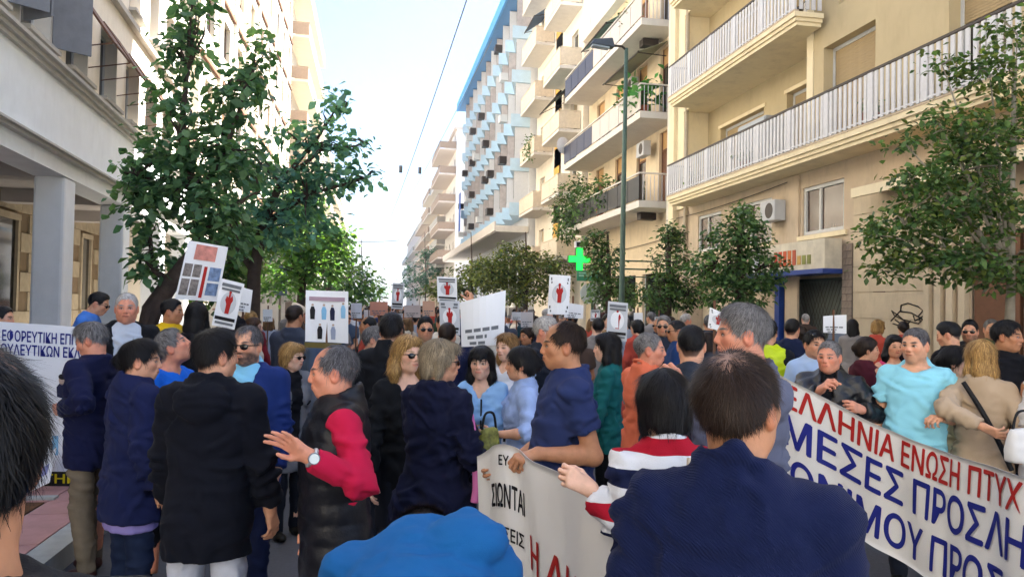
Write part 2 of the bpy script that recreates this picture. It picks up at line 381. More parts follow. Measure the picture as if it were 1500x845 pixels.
def folds(V, F, axes, seed, n, amp, s, mode='torso', low=.018):
    """creases of worn cloth: tapered ridges with a sharp valley, across sleeves and waist, slanting from the armpits"""
    rg = np.random.default_rng(seed); N = vnormals(V, F); D = np.zeros(len(V)); zlo, zhi = V[:, 2].min(), V[:, 2].max()
    w = np.ones(len(V))
    if mode == 'torso': w *= np.where(V[:, 2] > zlo+.82*(zhi-zlo), .25, 1.0)
    for a, b, e in axes: w += 2.2*np.exp(-(np.linalg.norm(V-e, axis=1)/.10)**2)
    w /= w.sum(); idx = rg.choice(len(V), n, p=w)
    for i in idx:
        p, nn = V[i], N[i]; best = None
        for a, b, e in axes:
            ab = b-a; t = np.clip((p-a)@ab/(ab@ab), 0, 1); dd = np.linalg.norm(p-a-t*ab)
            if dd < .10*s and (best is None or dd < best[0]): best = (dd, unit(ab))
        if best is not None: dr = np.cross(best[1], nn) + rg.normal(0, .42)*best[1]; L = rg.uniform(.05, .11)*s
        else:
            h = np.cross([0, 0, 1.0], nn); hem = (p[2]-zlo) < .16*s; k = rg.normal(0, .55) if not hem else rg.choice([-1, 1])*rg.uniform(.8, 2.5)
            dr = h + k*np.array([0, 0, 1.0]); L = rg.uniform(.08, .20)*s
        dr = unit(dr - nn*(dr@nn)); pp = np.cross(nn, dr); q = V-p; m = np.linalg.norm(q, axis=1) < L*1.6; m &= (N@nn) > .15
        if not m.any(): continue
        qq = q[m]; u = qq@dr; v = qq@pp + rg.normal(0, 1.2)*(u*u); wd = rg.uniform(.011, .024)*s
        D[m] += amp*s*rg.uniform(.5, 1.2)*np.exp(-(u/(L*.55))**2)*(np.exp(-(v/wd)**2) - .85*np.exp(-((v-1.5*wd)/(wd*.75))**2) - .25*np.exp(-((v+2.2*wd)/(wd*1.3))**2))
    return V + N*np.clip(D, -low, .020)[:, None]
def hand_prims(w, d, n, right, s, curl=.45, spread=.10, thumb=.5):
    """palm and five bent fingers; d finger direction, n palm normal"""
    d = unit(d); n = unit(n - d*(n@d)); t = np.cross(d, n)*(1 if right else -1); out = []
    X = lambda a, b, c: w + s*(a*t + b*d + c*n)
    kn = [(.030, .088), (.0105, .093), (-.0095, .088), (-.028, .078)]; ln = [(.040, .024, .019), (.044, .027, .020), (.041, .025, .019), (.032, .019, .017)]
    for (kx, ky), q in zip(kn, range(4)):
        out.append(rc(X(kx*.55, .0, .002), X(kx, ky, 0), .0155*s, .0125*s, .012))
    out.append(rc(X(.016, .03, .006), X(-.014, .05, .006), .015*s, .014*s, .012))
    for i, (kx, ky) in enumerate(kn):
        p = X(kx, ky, 0); fan = spread*(1.5-i)*.9; ang = curl*(.55+.12*i)
        for j, L in enumerate(ln[i]):
            dd = math.cos(ang)*(math.cos(fan)*d + math.sin(fan)*t) + math.sin(ang)*n
            e = p + s*L*1.06*unit(dd); r0 = (.0098, .0088, .0080)[j]*s; r1 = (.0088, .0080, .0066)[j]*s
            if i == 3: r0 *= .88; r1 *= .88
            out.append(rc(p, e, r0, r1, .004)); p = e; ang += curl*(.95, .8, .6)[j]
    b0 = X(.020, .018, .006); b1 = X(.042 + .012*thumb, .046, .016 + .02*curl); b2 = b1 + s*.034*unit(d*.85 + t*(.35*thumb) + n*(.25+.5*curl)); b3 = b2 + s*.026*unit(d*.9 - t*.1 + n*(.2+.8*curl))
    out += [rc(b0, b1, .017*s, .0125*s, .012), rc(b1, b2, .0115*s, .0105*s, .005), rc(b2, b3, .0105*s, .0078*s, .004)]
    return out
def ik(S, W, l1, l2, hint):
    v = W-S; L = np.linalg.norm(v); mx = (l1+l2)*.995
    if L > mx: W = S+v/L*mx; v = W-S; L = mx
    L = max(L, abs(l1-l2)+.02); u = v/np.linalg.norm(v); a = (l1*l1-l2*l2+L*L)/(2*L); h = math.sqrt(max(l1*l1-a*a, 0))
    p = hint - u*(hint@u); p = p/(np.linalg.norm(p)+1e-9); return S+u*a+p*h, W
def mix(c, t, w): return c*(1-w[:, None]) + np.array(t)[None]*w[:, None]
def sstep(a, b, x): t = np.clip((x-a)/(b-a), 0, 1); return t*t*(3-2*t)
_ZY = [-.11, -.075, -.045, -.028, -.005, .012, .028, .040, .055, .070, .10]; _ZZ = [-.066, -.066, -.035, .012, .024, .010, -.014, .000, .048, .070, .086]
def zline(y, x=None):
    z = np.interp(y, _ZY, _ZZ)
    if x is not None: z = z + np.where(y < -.04, .55*np.maximum(0, np.abs(x)-.034), 0)
    return z
def person(px, ytop, d, face, label, look=None, nod=0., tilt=0., sex='m', build=1.0, skin='mid', hair=('short', 'dbrown'), beard=0., glasses=None, top=None, under=None, pants='#1b1e27', shoes='#15130f',
           armR='down', armL='down', lean=0., zg=0., step=0., root=None, s=None, skirt=None, group=None, belly=0., gap=.10, detail=None, sink=.018):
    global N_PEOPLE
    N_PEOPLE += 1; seed = N_PEOPLE*17; rnd = random.Random(seed); LD = detail or lod(d)
    look = face if look is None else look
    ht = P(px, ytop, d); v = ht-CPOS; v[2] = 0; v = unit(v); r = np.cross(v, [0, 0, 1.0])
    A = R(face); fv = -v*math.cos(A) + r*math.sin(A); psi = math.atan2(fv[1], fv[0])-math.pi/2
    LN = R(lean); ML = rotx(-LN); hip = np.array([0, 0, .92])
    hz = .92 + (.84-sink)*math.cos(LN)
    if s is None: s = (ht[2]-zg)/hz
    if root is None:
        off = rotz(psi)@(ML@np.array([0, 0, .84-sink])*s); root = np.array([ht[0]-off[0], ht[1]-off[1], zg])
    root = np.array(root, float)
    T = lambda q: s*(hip + ML@(np.array(q, float)-hip))           # rest -> posed, upper body
    F_ = sex == 'f'; hs = (s**.35)*(.95 if F_ else 1.0)
    w2l = lambda p: rotz(-psi)@(np.array(p)-root)
    # head frame
    Hm = ML@rotz(R(look-face))@rotx(R(nod))@roty(R(tilt)) if lean < 35 else rotx(-LN*.75)@rotz(R(look-face))@rotx(R(nod))
    nb = T((0, -.018, 1.46)); crown = T((0, 0.012, 1.75-sink)); upv = unit(ML@np.array([0, 0, 1.0]))
    hc = crown - upv*.118*hs
    hc = nb + unit(hc-nb)*np.linalg.norm(hc-nb) + Hm@np.array([0, .012, 0])
    hp = lambda *q: hc + Hm@(np.array(q)*hs)
    E = lambda c, rr, k=.012, op='+': ell(hp(*c), np.array(rr)*hs, k*hs, Hm, op)
    K = lambda a, b, ra, rb, k=.012: rc(hp(*a), hp(*b), ra*hs, rb*hs, k*hs)
    fw = .94 if F_ else 1.0
    hd = [E((0, -.014, .030), (.0765, .097, .088), .02), E((0, .018, -.030), (.063*fw, .070, .082), .03), E((0, .046, -.090), (.030*fw, .032, .024), .03),
          E((.042*fw, .004, -.062), (.026, .034, .034), .03), E((-.042*fw, .004, -.062), (.026, .034, .034), .03), E((.040, .052, -.018), (.024, .024, .022), .025), E((-.040, .052, -.018), (.024, .024, .022), .025),
          E((0, .077, .017), (.046, .014, .011), .014), E((.031, .089, -.001), (.015, .013, .0095), .010, '-'), E((-.031, .089, -.001), (.015, .013, .0095), .010, '-'),
          E((.031, .0725, -.0015), (.0125, .0125, .0105), .004), E((-.031, .0725, -.0015), (.0125, .0125, .0105), .004),
          K((0, .085, .012), (0, .0985, -.027), .0085, .0118*fw, .012), E((.012, .092, -.033), (.009, .010, .008), .007), E((-.012, .092, -.033), (.009, .010, .008), .007),
          E((0, .072, -.060), (.028, .020, .020), .015), E((0, .0905, -.0545), (.021, .0065, .0050), .005), E((0, .0890, -.0650), (.018, .0070, .0058), .005),
          E((.0775, -.010, -.010), (.010, .021, .032), .006), E((-.0775, -.010, -.010), (.010, .021, .032), .006), E((.086, -.004, -.006), (.006, .010, .018), .004, '-'), E((-.086, -.004, -.006), (.006, .010, .018), .004, '-')]
    rn = (.047 if F_ else .056)*s; sb = hp(0, -.022, -.055)
    hd += [rc(sb, nb, rn, rn*1.06, .03), rc(nb, T((0, -.012, 1.40)), rn*1.1, .07*s, .04)]
    vn = (top or {}).get('vneck', 0)
    PR = PROF_F if F_ else PROF_M
    zs, aa, bb, yy = (np.array(q) for q in PR)
    bell = np.exp(-((zs-1.02)/.13)**2)*belly; g = np.where(zs < 1.34, build, 1+(build-1)*.5)
    aa = aa*g + bell*.45; bb = bb*g + bell*.5; yy = yy + bell*.55
    if vn: hd.append(prof(zs*s, aa*s, bb*s, yy*s, .02, ML, s*(hip-ML@hip), 2.2, -.010, zlo=1.20*s, zhi=1.48*s))
    V, F = field_mesh(hd, LD['h']); V = smooth_mesh(V, F, 1, .2)
    # skin colour: lips, brows, eyes, stubble, plus painted shade in sockets and creases
    sk = np.array(lin(SKIN.get(skin, skin))); sk = sk*(1+.10*(rnd.random()-.5)); hcols = [np.array(lin(q)) for q in HAIRC.get(hair[1], HAIRC['dbrown'])]
    h = (V-hc)@Hm/hs; x, y, z = np.abs(h[:, 0]), h[:, 1], h[:, 2]
    c = np.tile(sk, (len(V), 1)); c *= (1+.10*fbm(h*30, 2, seed))[:, None]
    red = sk*np.array([1.08, .78, .74]); c = mix(c, red, .55*np.exp(-(((x-.042)/.02)**2+((z+.025)/.022)**2))*(y > .03)); c = mix(c, red, .5*np.exp(-((x/.016)**2+((z+.03)/.018)**2))*(y > .08)); c = mix(c, red*.95, .6*(x > .074)*(np.abs(z+.01) < .05))
    lipc = sk*np.array([.80, .44, .44]) if F_ else sk*np.array([.80, .58, .56])
    c = mix(c, lipc, .9*(1-sstep(.75, 1.05, np.sqrt((x/.026)**2+((z+.0595)/.0115)**2)))*(y > .075))
    c = mix(c, sk*.20, .95*(1-sstep(.6, 1.2, np.sqrt((x/.025)**2+((z+.0598)/.0030)**2)))*(y > .075)); c = mix(c, sk*.30, .8*np.exp(-(((x-.009)/.0045)**2+((z+.0385)/.0035)**2))*(y > .08)); c = mix(c, sk*.62, .55*np.exp(-(((x-.030-.35*(-.035-z))/.0045)**2))*sstep(-.068, -.055, z)*(1-sstep(-.036, -.026, z))*(y > .05))  # shade of mouth gap, nostrils and nose-to-mouth folds painted into the skin
    if beard:
        bm_ = (1-sstep(-.045, -.025, z + .35*np.maximum(0, .06-y)-.02*(x < .03)*0))*sstep(-.035, .0, y)*(z > -.135)
        mo = np.exp(-((z+.045)/.008)**2)*(x < .034)*(y > .07); lipm = np.sqrt((x/.024)**2+((z+.0595)/.009)**2) < 1
        c = mix(c, hcols[0]*1.2+.004, beard*np.clip(np.maximum(bm_, mo), 0, 1)*(~lipm)*(.85+.3*fbm(h*70, 2, seed+2)))
    brow = np.sqrt(((x-.031)/.021)**2+((z-.0185-.004*np.cos((x-.034)*60))/.0056)**2)
    c = mix(c, np.minimum(hcols[0]*1.1+.003, .16), (.8 if F_ else 1.0)*(1-sstep(.7, 1.15, brow))*(y > .05))
    eye = np.sqrt(((x-.031)/.0140)**2+((z+.0005)/.0062)**2); c = mix(c, sk*.55, .55*(1-sstep(1.0, 2.1, eye))*(y > .055)); c = mix(c, (.03, .018, .014), .9*(1-sstep(.9, 1.25, eye))*(y > .055)); c = mix(c, (.50, .46, .43), .9*(np.sqrt(((x-.031)/.0125)**2+((z+.0012)/.0042)**2) < .95)*(y > .055)); c = mix(c, (.012, .008, .006), .98*(np.sqrt(((x-.031)/.0062)**2+((z-.0005)/.0066)**2) < 1)*(y > .055))  # socket shade painted around the eyes, then lashes, whites and irises
    sty = hair[0]
    if sty not in ('bald', 'none'):
        sc = sstep(-.006, .012, z-zline(y, x)+.006*fbm(h*40, 2, seed+4))*(z > -.07)*(x < .077)
        if sty in ('balding', 'crown', 'sides', 'receding'): sc = sc*.30
        c = mix(c, hcols[0]*1.3, sc*.85)
    VV, FF, CC = [V], [F], [c]; nv = len(V)
    # arms
    sl = (top or {}).get('sleeve', 'long'); sl = (under or {}).get('sleeve', 'long') if sl == 'none' and under and under.get('zhi') is None and under.get('sleeve') != 'none' else sl; th = (top or {}).get('thick', .008)
    sw = (.142 if F_ else .166)*(1+(build-1)*.55); arms = []; bare = (under or {}).get('sleeve')
    for sd, spec in ((1, armR), (-1, armL)):
        if spec is None: arms.append(None); continue
        sp = dict(PRESET[spec]) if isinstance(spec, str) else dict(spec)
        if 'pre' in sp: q = dict(PRESET[sp['pre']]); q.update(sp); sp = q
        S = T((sd*sw, -.005, 1.408)); l1, l2 = .285*s, .25*s
        if 'px' in sp: Wt = w2l(P(*sp['px']))
        else:
            Wt = np.array(sp['w'], float)*[sd, 1, 1]*s
            if lean and not sp.get('abs'): Wt = T(Wt/s)
        hint = np.array(sp.get('hint', (.55, -1.0, -.35)), float)*[sd, 1, 1]
        if 'whint' in sp: hint = rotz(-psi)@np.array(sp['whint'], float)
        Eb, W = ik(S, Wt, l1, l2, hint); fd = unit(W-Eb)
        hdv = rotz(-psi)@np.array(sp['whd'], float) if 'whd' in sp else (np.array(sp['hd'], float)*[sd, 1, 1] if 'hd' in sp else fd)
        hn = rotz(-psi)@np.array(sp['whn'], float) if 'whn' in sp else np.array(sp.get('hn', (-1, .25, 0)), float)*[sd, 1, 1]
        if abs(unit(hn)@unit(hdv)) > .9: hn = np.array([0, 1.0, .3])
        fr = (.84 if F_ else 1.0)*s*(1+(build-1)*.4)
        ap = [rc(Eb, Eb+(W-Eb)*.35, .041*fr, .042*fr, .02) if sl in ('short', 'none', '34', 'roll') else rc(Eb+(W-Eb)*.1, Eb+(W-Eb)*.35, .026*fr, .028*fr, .02), rc(Eb+(W-Eb)*.35, W, (.042 if sl in ('short', 'none', '34', 'roll') else .028)*fr, .0265*fr, .02), rc(W, W+unit(hdv)*.02, .0265*fr, .024*fr, .02)]
        if sl in ('short', 'none'): ap.insert(0, rc(S, Eb, .047*fr, .040*fr, .015))
        if sl == 'none': ap.insert(0, rc(S+np.array([-sd*.02, 0, 0]), S, .050*fr, .049*fr, .015))
        ap += hand_prims(W+unit(hdv)*.006, hdv, hn, sd == 1, s*(.92 if F_ else 1.0), sp.get('curl', .5), sp.get('spread', .10), sp.get('thumb', .5))
        va, fa = field_mesh(ap, LD['hand'] if sl not in ('short', 'none') else LD['hand']*1.15, .015); ca = np.tile(sk*.97, (len(va), 1))*(1+.08*fbm(va*25, 2, seed+1))[:, None]
        VV.append(va); FF.append(fa+nv); CC.append(ca); nv += len(va); arms.append((S, Eb, W, sd, fd))
    # trunk and limbs under the clothes; joined to head, neck and arms so that the body is one piece
    cp = [prof(zs*s, aa*s*.72, bb*s*.68, yy*s, .02, ML, s*(hip-ML@hip), 2.2, 0, zlo=.84*s, zhi=1.40*s)] + [rc(np.array([sd*.085, -.01, .86])*s, np.array([sd*.10, -.01, .16])*s, .058*s, .034*s, .02) for sd in (1, -1)]
    for am in arms:
        if am is not None: cp += [rc(T((0, -.01, 1.34)), am[0]*.92+T((0, -.01, 1.34))*.08, .05*s, .03*s, .02), rc(am[0], am[1], .030*s, .024*s, .02)]
    vc, fc_ = field_mesh(cp, .036 if d < 7 else .05); VV.append(vc); FF.append(fc_+nv); CC.append(np.tile(sk, (len(vc), 1)))
    allV = np.concatenate(VV); cen = allV[FF[-1]].mean(1); br = []
    for isl, anchor in zip(FF[:-1], [T((0, -.015, 1.38))]+[am[1] for am in arms if am is not None]):
        ci = allV[isl].mean(1); fa_ = isl[np.argmin(np.linalg.norm(ci-anchor, axis=1))]; fb_ = FF[-1][np.argmin(np.linalg.norm(cen-allV[fa_].mean(0), axis=1))]; br.append([fa_[0], fa_[1], fb_[1], fb_[0]])
    FF.append(np.array(br))
    body = mesh_obj('person', np.concatenate(VV), np.concatenate(FF), attr_mat('skin', .5, .08, .25, 90, .32, .10), None, True, np.concatenate(CC))
    body.location = tuple(root); body.rotation_euler = (0, 0, psi); tag(body, label, 'person', group)
    # garments
    def garment(nm, spec, zlo_def=.80):
        th = spec.get('thick', .008); hem = spec.get('hem', zlo_def); off = th*s; pr = []
        if 'prof' in spec: z2, a2, b2, y2 = (np.array(q) for q in spec['prof'])
        else: z2, a2, b2, y2 = zs, aa, bb, yy
        o_ = s*(hip-ML@hip); fl = spec.get('flare', 0); a3 = a2 + fl*np.clip(1.0-z2, 0, .5); b3 = b2 + fl*np.clip(1.0-z2, 0, .5)
        if hem < z2[0]: z2 = np.insert(z2, 0, hem); a3 = np.insert(a3, 0, a3[0]+fl*(z2[1]-hem)); b3 = np.insert(b3, 0, b3[0]+fl*(z2[1]-hem)); y2 = np.insert(y2, 0, y2[0])
        pr.append(prof(z2*s, a3*s, b3*s, y2*s, .03*s, ML, o_, 2.35, off, zlo=hem*s, zhi=spec.get('zhi', 1.515)*s))
        if F_ and not spec.get('nobust') and spec.get('zhi', 2) > 1.3:
            for sd in (1, -1): pr.append(ell(T((sd*.072, .082, 1.245)), np.array([.062, .055, .062])*s+off*.5, .05*s, ML))
        sv = spec.get('sleeve', 'long')
        for am in arms:
            if am is None or spec.get('zhi', 2) < 1.2: continue
            S, Eb, W, sd, fd = am; f2 = (.86 if F_ else 1.0)*s*(1+(build-1)*.5)
            if sv == 'none': pr.append(rc(T((sd*sw*.5, -.01, 1.43)), T((sd*sw*.85, -.01, 1.415)), .045*f2+off, .046*f2+off, .03*s)); continue
            pr += [rc(T((sd*sw*.5, -.012, 1.434)), S, .040*f2+off, .054*f2+off, .03*s)]
            if sv == 'short':
                e2 = S+(Eb-S)*.62; pr.append(rc(S, e2, .055*f2+off, .059*f2+off, .022*s)); pr.append(cut((lambda ax, c0: lambda p: np.where(np.linalg.norm(p-c0, axis=1) < .085, (c0-p)@ax, 1.0))(unit(Eb-S), e2), e2-.11, e2+.11, .004))
            else:
                tu = .06 if sv == 'roll' else (.02 if sv == 'long' else .12)
                e3 = W-(W-Eb)*tu/.25; 
                if sv == '34': e3 = Eb+(W-Eb)*.35
                pr += [rc(S, Eb, .055*f2+off, .047*f2+off, .022*s), rc(Eb, e3, .047*f2+off, .034*f2+off*1.15, .018*s)]
                pr.append(cut((lambda ax, c0: lambda p: np.where(np.linalg.norm(p-c0, axis=1) < .075, (c0-p)@ax, 1.0))(unit(W-Eb), e3), e3-.10, e3+.10, .004))
        co = spec.get('collar')
        if co:
            rr, tb, zc, tl = dict(stand=(.066, .013, 1.515, .30), shirt=(.064, .011, 1.513, .55), crew=(.066, .008, 1.498, .45), hood=(.074, .024, 1.50, .5), roll=(.062, .018, 1.52, .2))[co]
            rr = rr*(.9 if F_ else 1.0)+th*.4
            ring = [T((rr*1.02*math.cos(w), rr*math.sin(w)-.018, zc-tl*.09*(math.sin(w)+.3))) for w in np.linspace(0, 2*math.pi, 25)]
            for a_, b_ in zip(ring[:-1], ring[1:]): pr.append(rc(a_, b_, tb*s, tb*s, .012*s))
            if co == 'shirt':
                for sd in (1, -1): pr.append(rc(T((sd*.060, .040, 1.462)), T((sd*.066, .092, 1.400)), .016*s, .010*s, .008*s)); pr.append(rc(T((sd*.026, .062, 1.452)), T((sd*.060, .096, 1.402)), .012*s, .009*s, .008*s))
            if co == 'stand': pr += [rc(q-upv*.02, q+upv*.022*s, .013*s, .011*s, .012*s) for q in ring[3:-5]]
        if spec.get('hood'):
            hz_ = spec['hood']; hx = spec.get('hoodx', 0)
            pr += [ell(T((hx, -.115, 1.415)), np.array([.115, .060, .090])*s*hz_, .012*s, ML), rc(T((-.085+hx*.7, -.04, 1.47)), T((hx, -.125, 1.475)), .034*s*hz_, .036*s*hz_, .010*s), rc(T((.085+hx*.7, -.04, 1.47)), T((hx, -.125, 1.475)), .034*s*hz_, .036*s*hz_, .010*s)]
        wopen = spec.get('open')
        if wopen:      # front opening: (z where it starts, half width there, half width at the neck)
            z0, w0, w1 = wopen
            pr.append(cut(lambda p: (lambda q: np.where((q[:, 1] > .02*s) & (q[:, 2] > z0*s), np.abs(q[:, 0]) - s*(w0+(w1-w0)*np.clip((q[:, 2]/s-z0)/max(1.47-z0, .05), 0, 1)), .05))((p-o_)@ML), None, None, .008))
        vnk = spec.get('vneck', 0)
        if vnk: pr.append(cut(lambda p: (lambda q: np.where((q[:, 1] > -.02*s), np.maximum(np.abs(q[:, 0]) - s*.105*np.clip((q[:, 2]/s-(1.48-vnk))/vnk, 0, 1.15), (1.48-vnk)*s-q[:, 2]), .05))((p-o_)@ML), None, None, .006))
        v, f = field_mesh(pr, spec.get('res', LD['c'])); v = smooth_mesh(v, f, 1, .4)
        v = wrinkle(v, f, spec.get('amp', .0068)*s, seed+spec.get('sd', 0), spec.get('puff', 0)*s)
        if LD['c'] < .02 and spec.get('sleeve') != 'none' or spec.get('puff') is None and LD['c'] < .02:
            axs = [] if spec.get('sleeve') == 'none' else [q for am in arms if am is not None for q in ((am[0], am[1], am[1]), (am[1], am[2], am[1]))]
            v = folds(v, f, axs, seed+77, spec.get('nf', 64), spec.get('famp', .0135), s, 'torso', min(.018, th*.7+.003))
        return mesh_obj(nm, v, f, spec['mat'] if 'mat' in spec else cloth(spec['color'], spec.get('fab', 'knit')), body, True)
    if top: garment(top.get('name', 'shirt'), top)
    if under: garment(under.get('name', 'undershirt'), under, .86)
    # legs
    lg = []; feet = []
    st = step if step else rnd.uniform(-.07, .07); zz = np.array([.74, .84, .92, 1.0, 1.06]); oo = np.interp(zz, zs, aa), np.interp(zz, zs, bb), np.interp(zz, zs, yy)
    tk = 0 if not top or top.get('tuck') is None else .01
    for sd in (1, -1):
        hj = np.array([sd*.088, -.005, .84]); an = np.array([sd*(gap+.005), sd*st-.02, .085]); kn = (hj+an)/2 + np.array([sd*.006, .022, .02]); bw = 1+(build-1)*.6
        lg += [rc(hj*s, kn*s, .092*s*bw, .068*s, .03*s), rc(kn*s, an*s, .068*s, .056*s, .03*s)]; feet.append(an)
    if pants:
        pr = [prof(zz*s, (oo[0]-.012+tk*2)*s, (oo[1]-.012+tk*2)*s, oo[2]*s, .03*s, None, None, 2.3, .0, zlo=.78*s, zhi=(min(1.03, (top or {}).get('hem', .80)+.05) if not (top or {}).get('tuck') else 1.03)*s)] + lg + [cut(lambda p: p[:, 2]-.055*s, None, None, .005)]
        v, f = field_mesh(pr, LD['leg'] if d > 2.6 and not (top or {}).get('legs') else .015); v = smooth_mesh(v, f, 1, .4); v = wrinkle(v, f, .007*s, seed+3)
        if d < 5.6: v = folds(v, f, [(q_[0]*0+np.array([sd_*.1*s, 0, .08*s]), np.array([sd_*.09*s, 0, .8*s]), np.array([sd_*.1*s, .0, .46*s])) for q_, sd_ in zip(feet, (1, -1))], seed+5, 26, .010, s, 'leg')
        mesh_obj('trousers', v, f, cloth(pants, 'denim'), body, True)
    if skirt:
        pr = [prof(np.array([skirt[1], .7, .86, .96, 1.05])*s, np.array([skirt[2], .20, .186, .165, .150])*s, np.array([skirt[2]*.85, .16, .14, .125, .115])*s, np.zeros(5), .03, None, None, 2.1)]
        v, f = field_mesh(pr, LD['leg']); v = wrinkle(smooth_mesh(v, f), f, .009*s, seed+4); mesh_obj('skirt', v, f, cloth(skirt[0], 'knit'), body, True)
    for an, sd in zip(feet, (1, -1)):
        pr = [ell(np.array([an[0], an[1]+.065, .036])*s, np.array([.046, .085, .040])*s, .03*s), ell(np.array([an[0]*1.0, an[1]-.01, .045])*s, np.array([.040, .062, .048])*s, .03*s), rc(np.array([an[0], an[1]-.005, .05])*s, np.array([an[0], an[1]-.005, .10])*s, .042*s, .042*s, .02*s), cut(lambda p: p[:, 2]-.003, None, None, .004)]
        v, f = field_mesh(pr, max(.011, LD['leg']*.6)); mesh_obj('shoe', v, f, mat('shoe_'+shoes, shoes, .45, .1), body, True)
    # hair
    if sty != 'none': make_hair(body, sty, hcols, hc, Hm, hs, LD, seed, d, F_)
    if glasses:
        zg_ = dict(on=(0., .0), up=(.085, -.030))[glasses]; g = MB(); gy = .098+zg_[1]; gz = zg_[0]-.001
        q = lambda a, b, c_: hp(a, b, c_)
        vs = []
        pr = []
        for sd in (1, -1):
            pr.append(ell(hp(sd*.033, gy-.004, gz-.003), np.array([.026, .007, .019])*hs, .004, Hm)); pr.append(rc(hp(sd*.056, gy-.006, gz+.006), hp(sd*.082, gy-.095, gz+.004), .0035*hs, .003*hs, .004))
        pr.append(rc(hp(-.014, gy, gz+.006), hp(.014, gy, gz+.006), .0042*hs, .0042*hs, .004))
        v, f = field_mesh(pr, min(LD['h'], .006)*.75, .01); mesh_obj('sunglasses', v, f, mat('sunglass_black', '#060507', .12, .05, spec=.6), body, True)
    body['_h'] = 0; del body['_h']
    info = dict(body=body, arms=arms, root=root, psi=psi, hc=hc, s=s, l2w=lambda p: root+rotz(psi)@np.array(p), T=T)
    return info
def make_hair(body, sty, hcols, hc, Hm, hs, LD, seed, d, F_):
    e = lambda c, r_, k=.02: ell(c, r_, k); t = .0035 if sty not in ('crop', 'sides', 'balding', 'receding') else .0008
    if sty in ('long', 'wavy', 'bob', 'fringe', 'tied', 'pony', 'curly'): t = .012
    pr = [e((0, -.015, .031), (.0785+t, .099+t, .0895+t))]
    if sty in ('short', 'thick'): pr.append(e((0, .012, .072), (.064, .070, .048+(.012 if sty == 'thick' else .004))))
    face_cut = lambda p: p[:, 2]-zline(p[:, 1], p[:, 0])+.009*fbm(p*38, 2, seed)+.010*np.exp(-((np.abs(p[:, 0])-.070)/.014)**2)*0
    if sty in ('bald', 'sides', 'crown'):
        pr.append(cut(face_cut, None, None, .004))
        if sty == 'bald': pr.append(cut(lambda p: .030+.008*fbm(p*30, 2, seed)-p[:, 2], None, None, .004))
        if sty == 'sides': pr.append(cut(lambda p: .058-.5*np.minimum(p[:, 1], 0)*.2+.010*fbm(p*30, 2, seed)-p[:, 2], None, None, .004))
    elif sty in ('short', 'thick', 'crop', 'balding', 'receding'):
        pr.append(cut(face_cut, None, None, .004))
        if sty == 'balding': pr.append(cut(lambda p: np.linalg.norm((p-A_(0, .075, .085))/A_(.060, .085, .060), axis=1)-1+.25*fbm(p*40, 2, seed), None, None, .004))
        if sty == 'receding':
            for sd in (1, -1): pr.append(cut((lambda sd: lambda p: np.linalg.norm((p-A_(sd*.045, .085, .080))/A_(.032, .050, .045), axis=1)-1+.25*fbm(p*40, 2, seed))(sd), None, None, .004))
    else:
        pr.append(cut(lambda p: p[:, 2]-(.066+(p[:, 1]-.088)*1.25)+.006*fbm(p*38, 2, seed), None, None, .004))
        if sty == 'pony': pr += [rc((0, -.105, .035), (0, -.135, -.02), .030, .034, .02), rc((0, -.135, -.02), (.012, -.120, -.13), .034, .030, .02), rc((.012, -.12, -.13), (.02, -.10, -.22), .030, .012, .02)]
        elif sty == 'tied': pr += [e((0, -.118, .012), (.042, .036, .040)), e((0, -.07, -.03), (.062, .05, .05))]
        elif sty == 'bob':
            for sd in (1, -1): pr += [rc((sd*.066, -.012, .03), (sd*.072, -.018, -.055), .030, .026, .025)]
            pr += [e((0, -.070, -.030), (.080, .050, .065)), e((0, .060, .085), (.060, .040, .026))]
        else:
            dn = -.25 if sty in ('long', 'fringe') else -.22; w = .0 if sty != 'wavy' else .014
            for sd in (1, -1): pr += [rc((sd*.070, -.006, .03), (sd*(.076+w), -.012, -.10), .026, .032+w*.5, .025), rc((sd*(.076+w), -.012, -.10), (sd*(.072+w), -.008 if sty == 'fringe' else -.03, dn), .032+w*.5, .018, .025)]
            pr += [e((0, -.078, -.09), (.084+w, .050+w*.5, .155)), e((0, .045, .088), (.066, .045, .028))]
            if sty == 'fringe': pr.append(e((0, .080, .056), (.058, .020, .030)))
    V, F = field_mesh(pr, LD['h']*1.1, .02)
    if len(V) == 0: return
    long_ = sty in ('long', 'wavy', 'bob', 'fringe', 'pony', 'curly', 'tied')
    N = vnormals(V, F)
    st = V*np.array([95, 95, 13 if long_ else 45]); V2 = V + N*((.0045 if long_ else .0025)*fbm(st, 2, seed)+(.008*fbm(V*np.array([22, 22, 16]), 2, seed+1) if sty in ('wavy', 'curly') else .004*fbm(V*20, 2, seed+1)))[:, None]
    mixf = np.clip(.42+.9*fbm(V*np.array([50, 50, 9 if long_ else 30]), 2, seed+2), 0, 1); c0, c1 = hcols
    C = c0[None]*(1-mixf[:, None]) + c1[None]*mixf[:, None]
    bald = np.zeros(len(V))
    if sty == 'crown': bald = 1-sstep(.55, 1.15, np.linalg.norm((V-A_(0, -.045, .118))/A_(.064, .066, .055), axis=1)+.35*fbm(V*45, 2, seed))
    C = mix(C*.75, (.40, .235, .17), bald*.6)
    VV, FF, CC = [V2], [F], [C]
    n = LD['n']
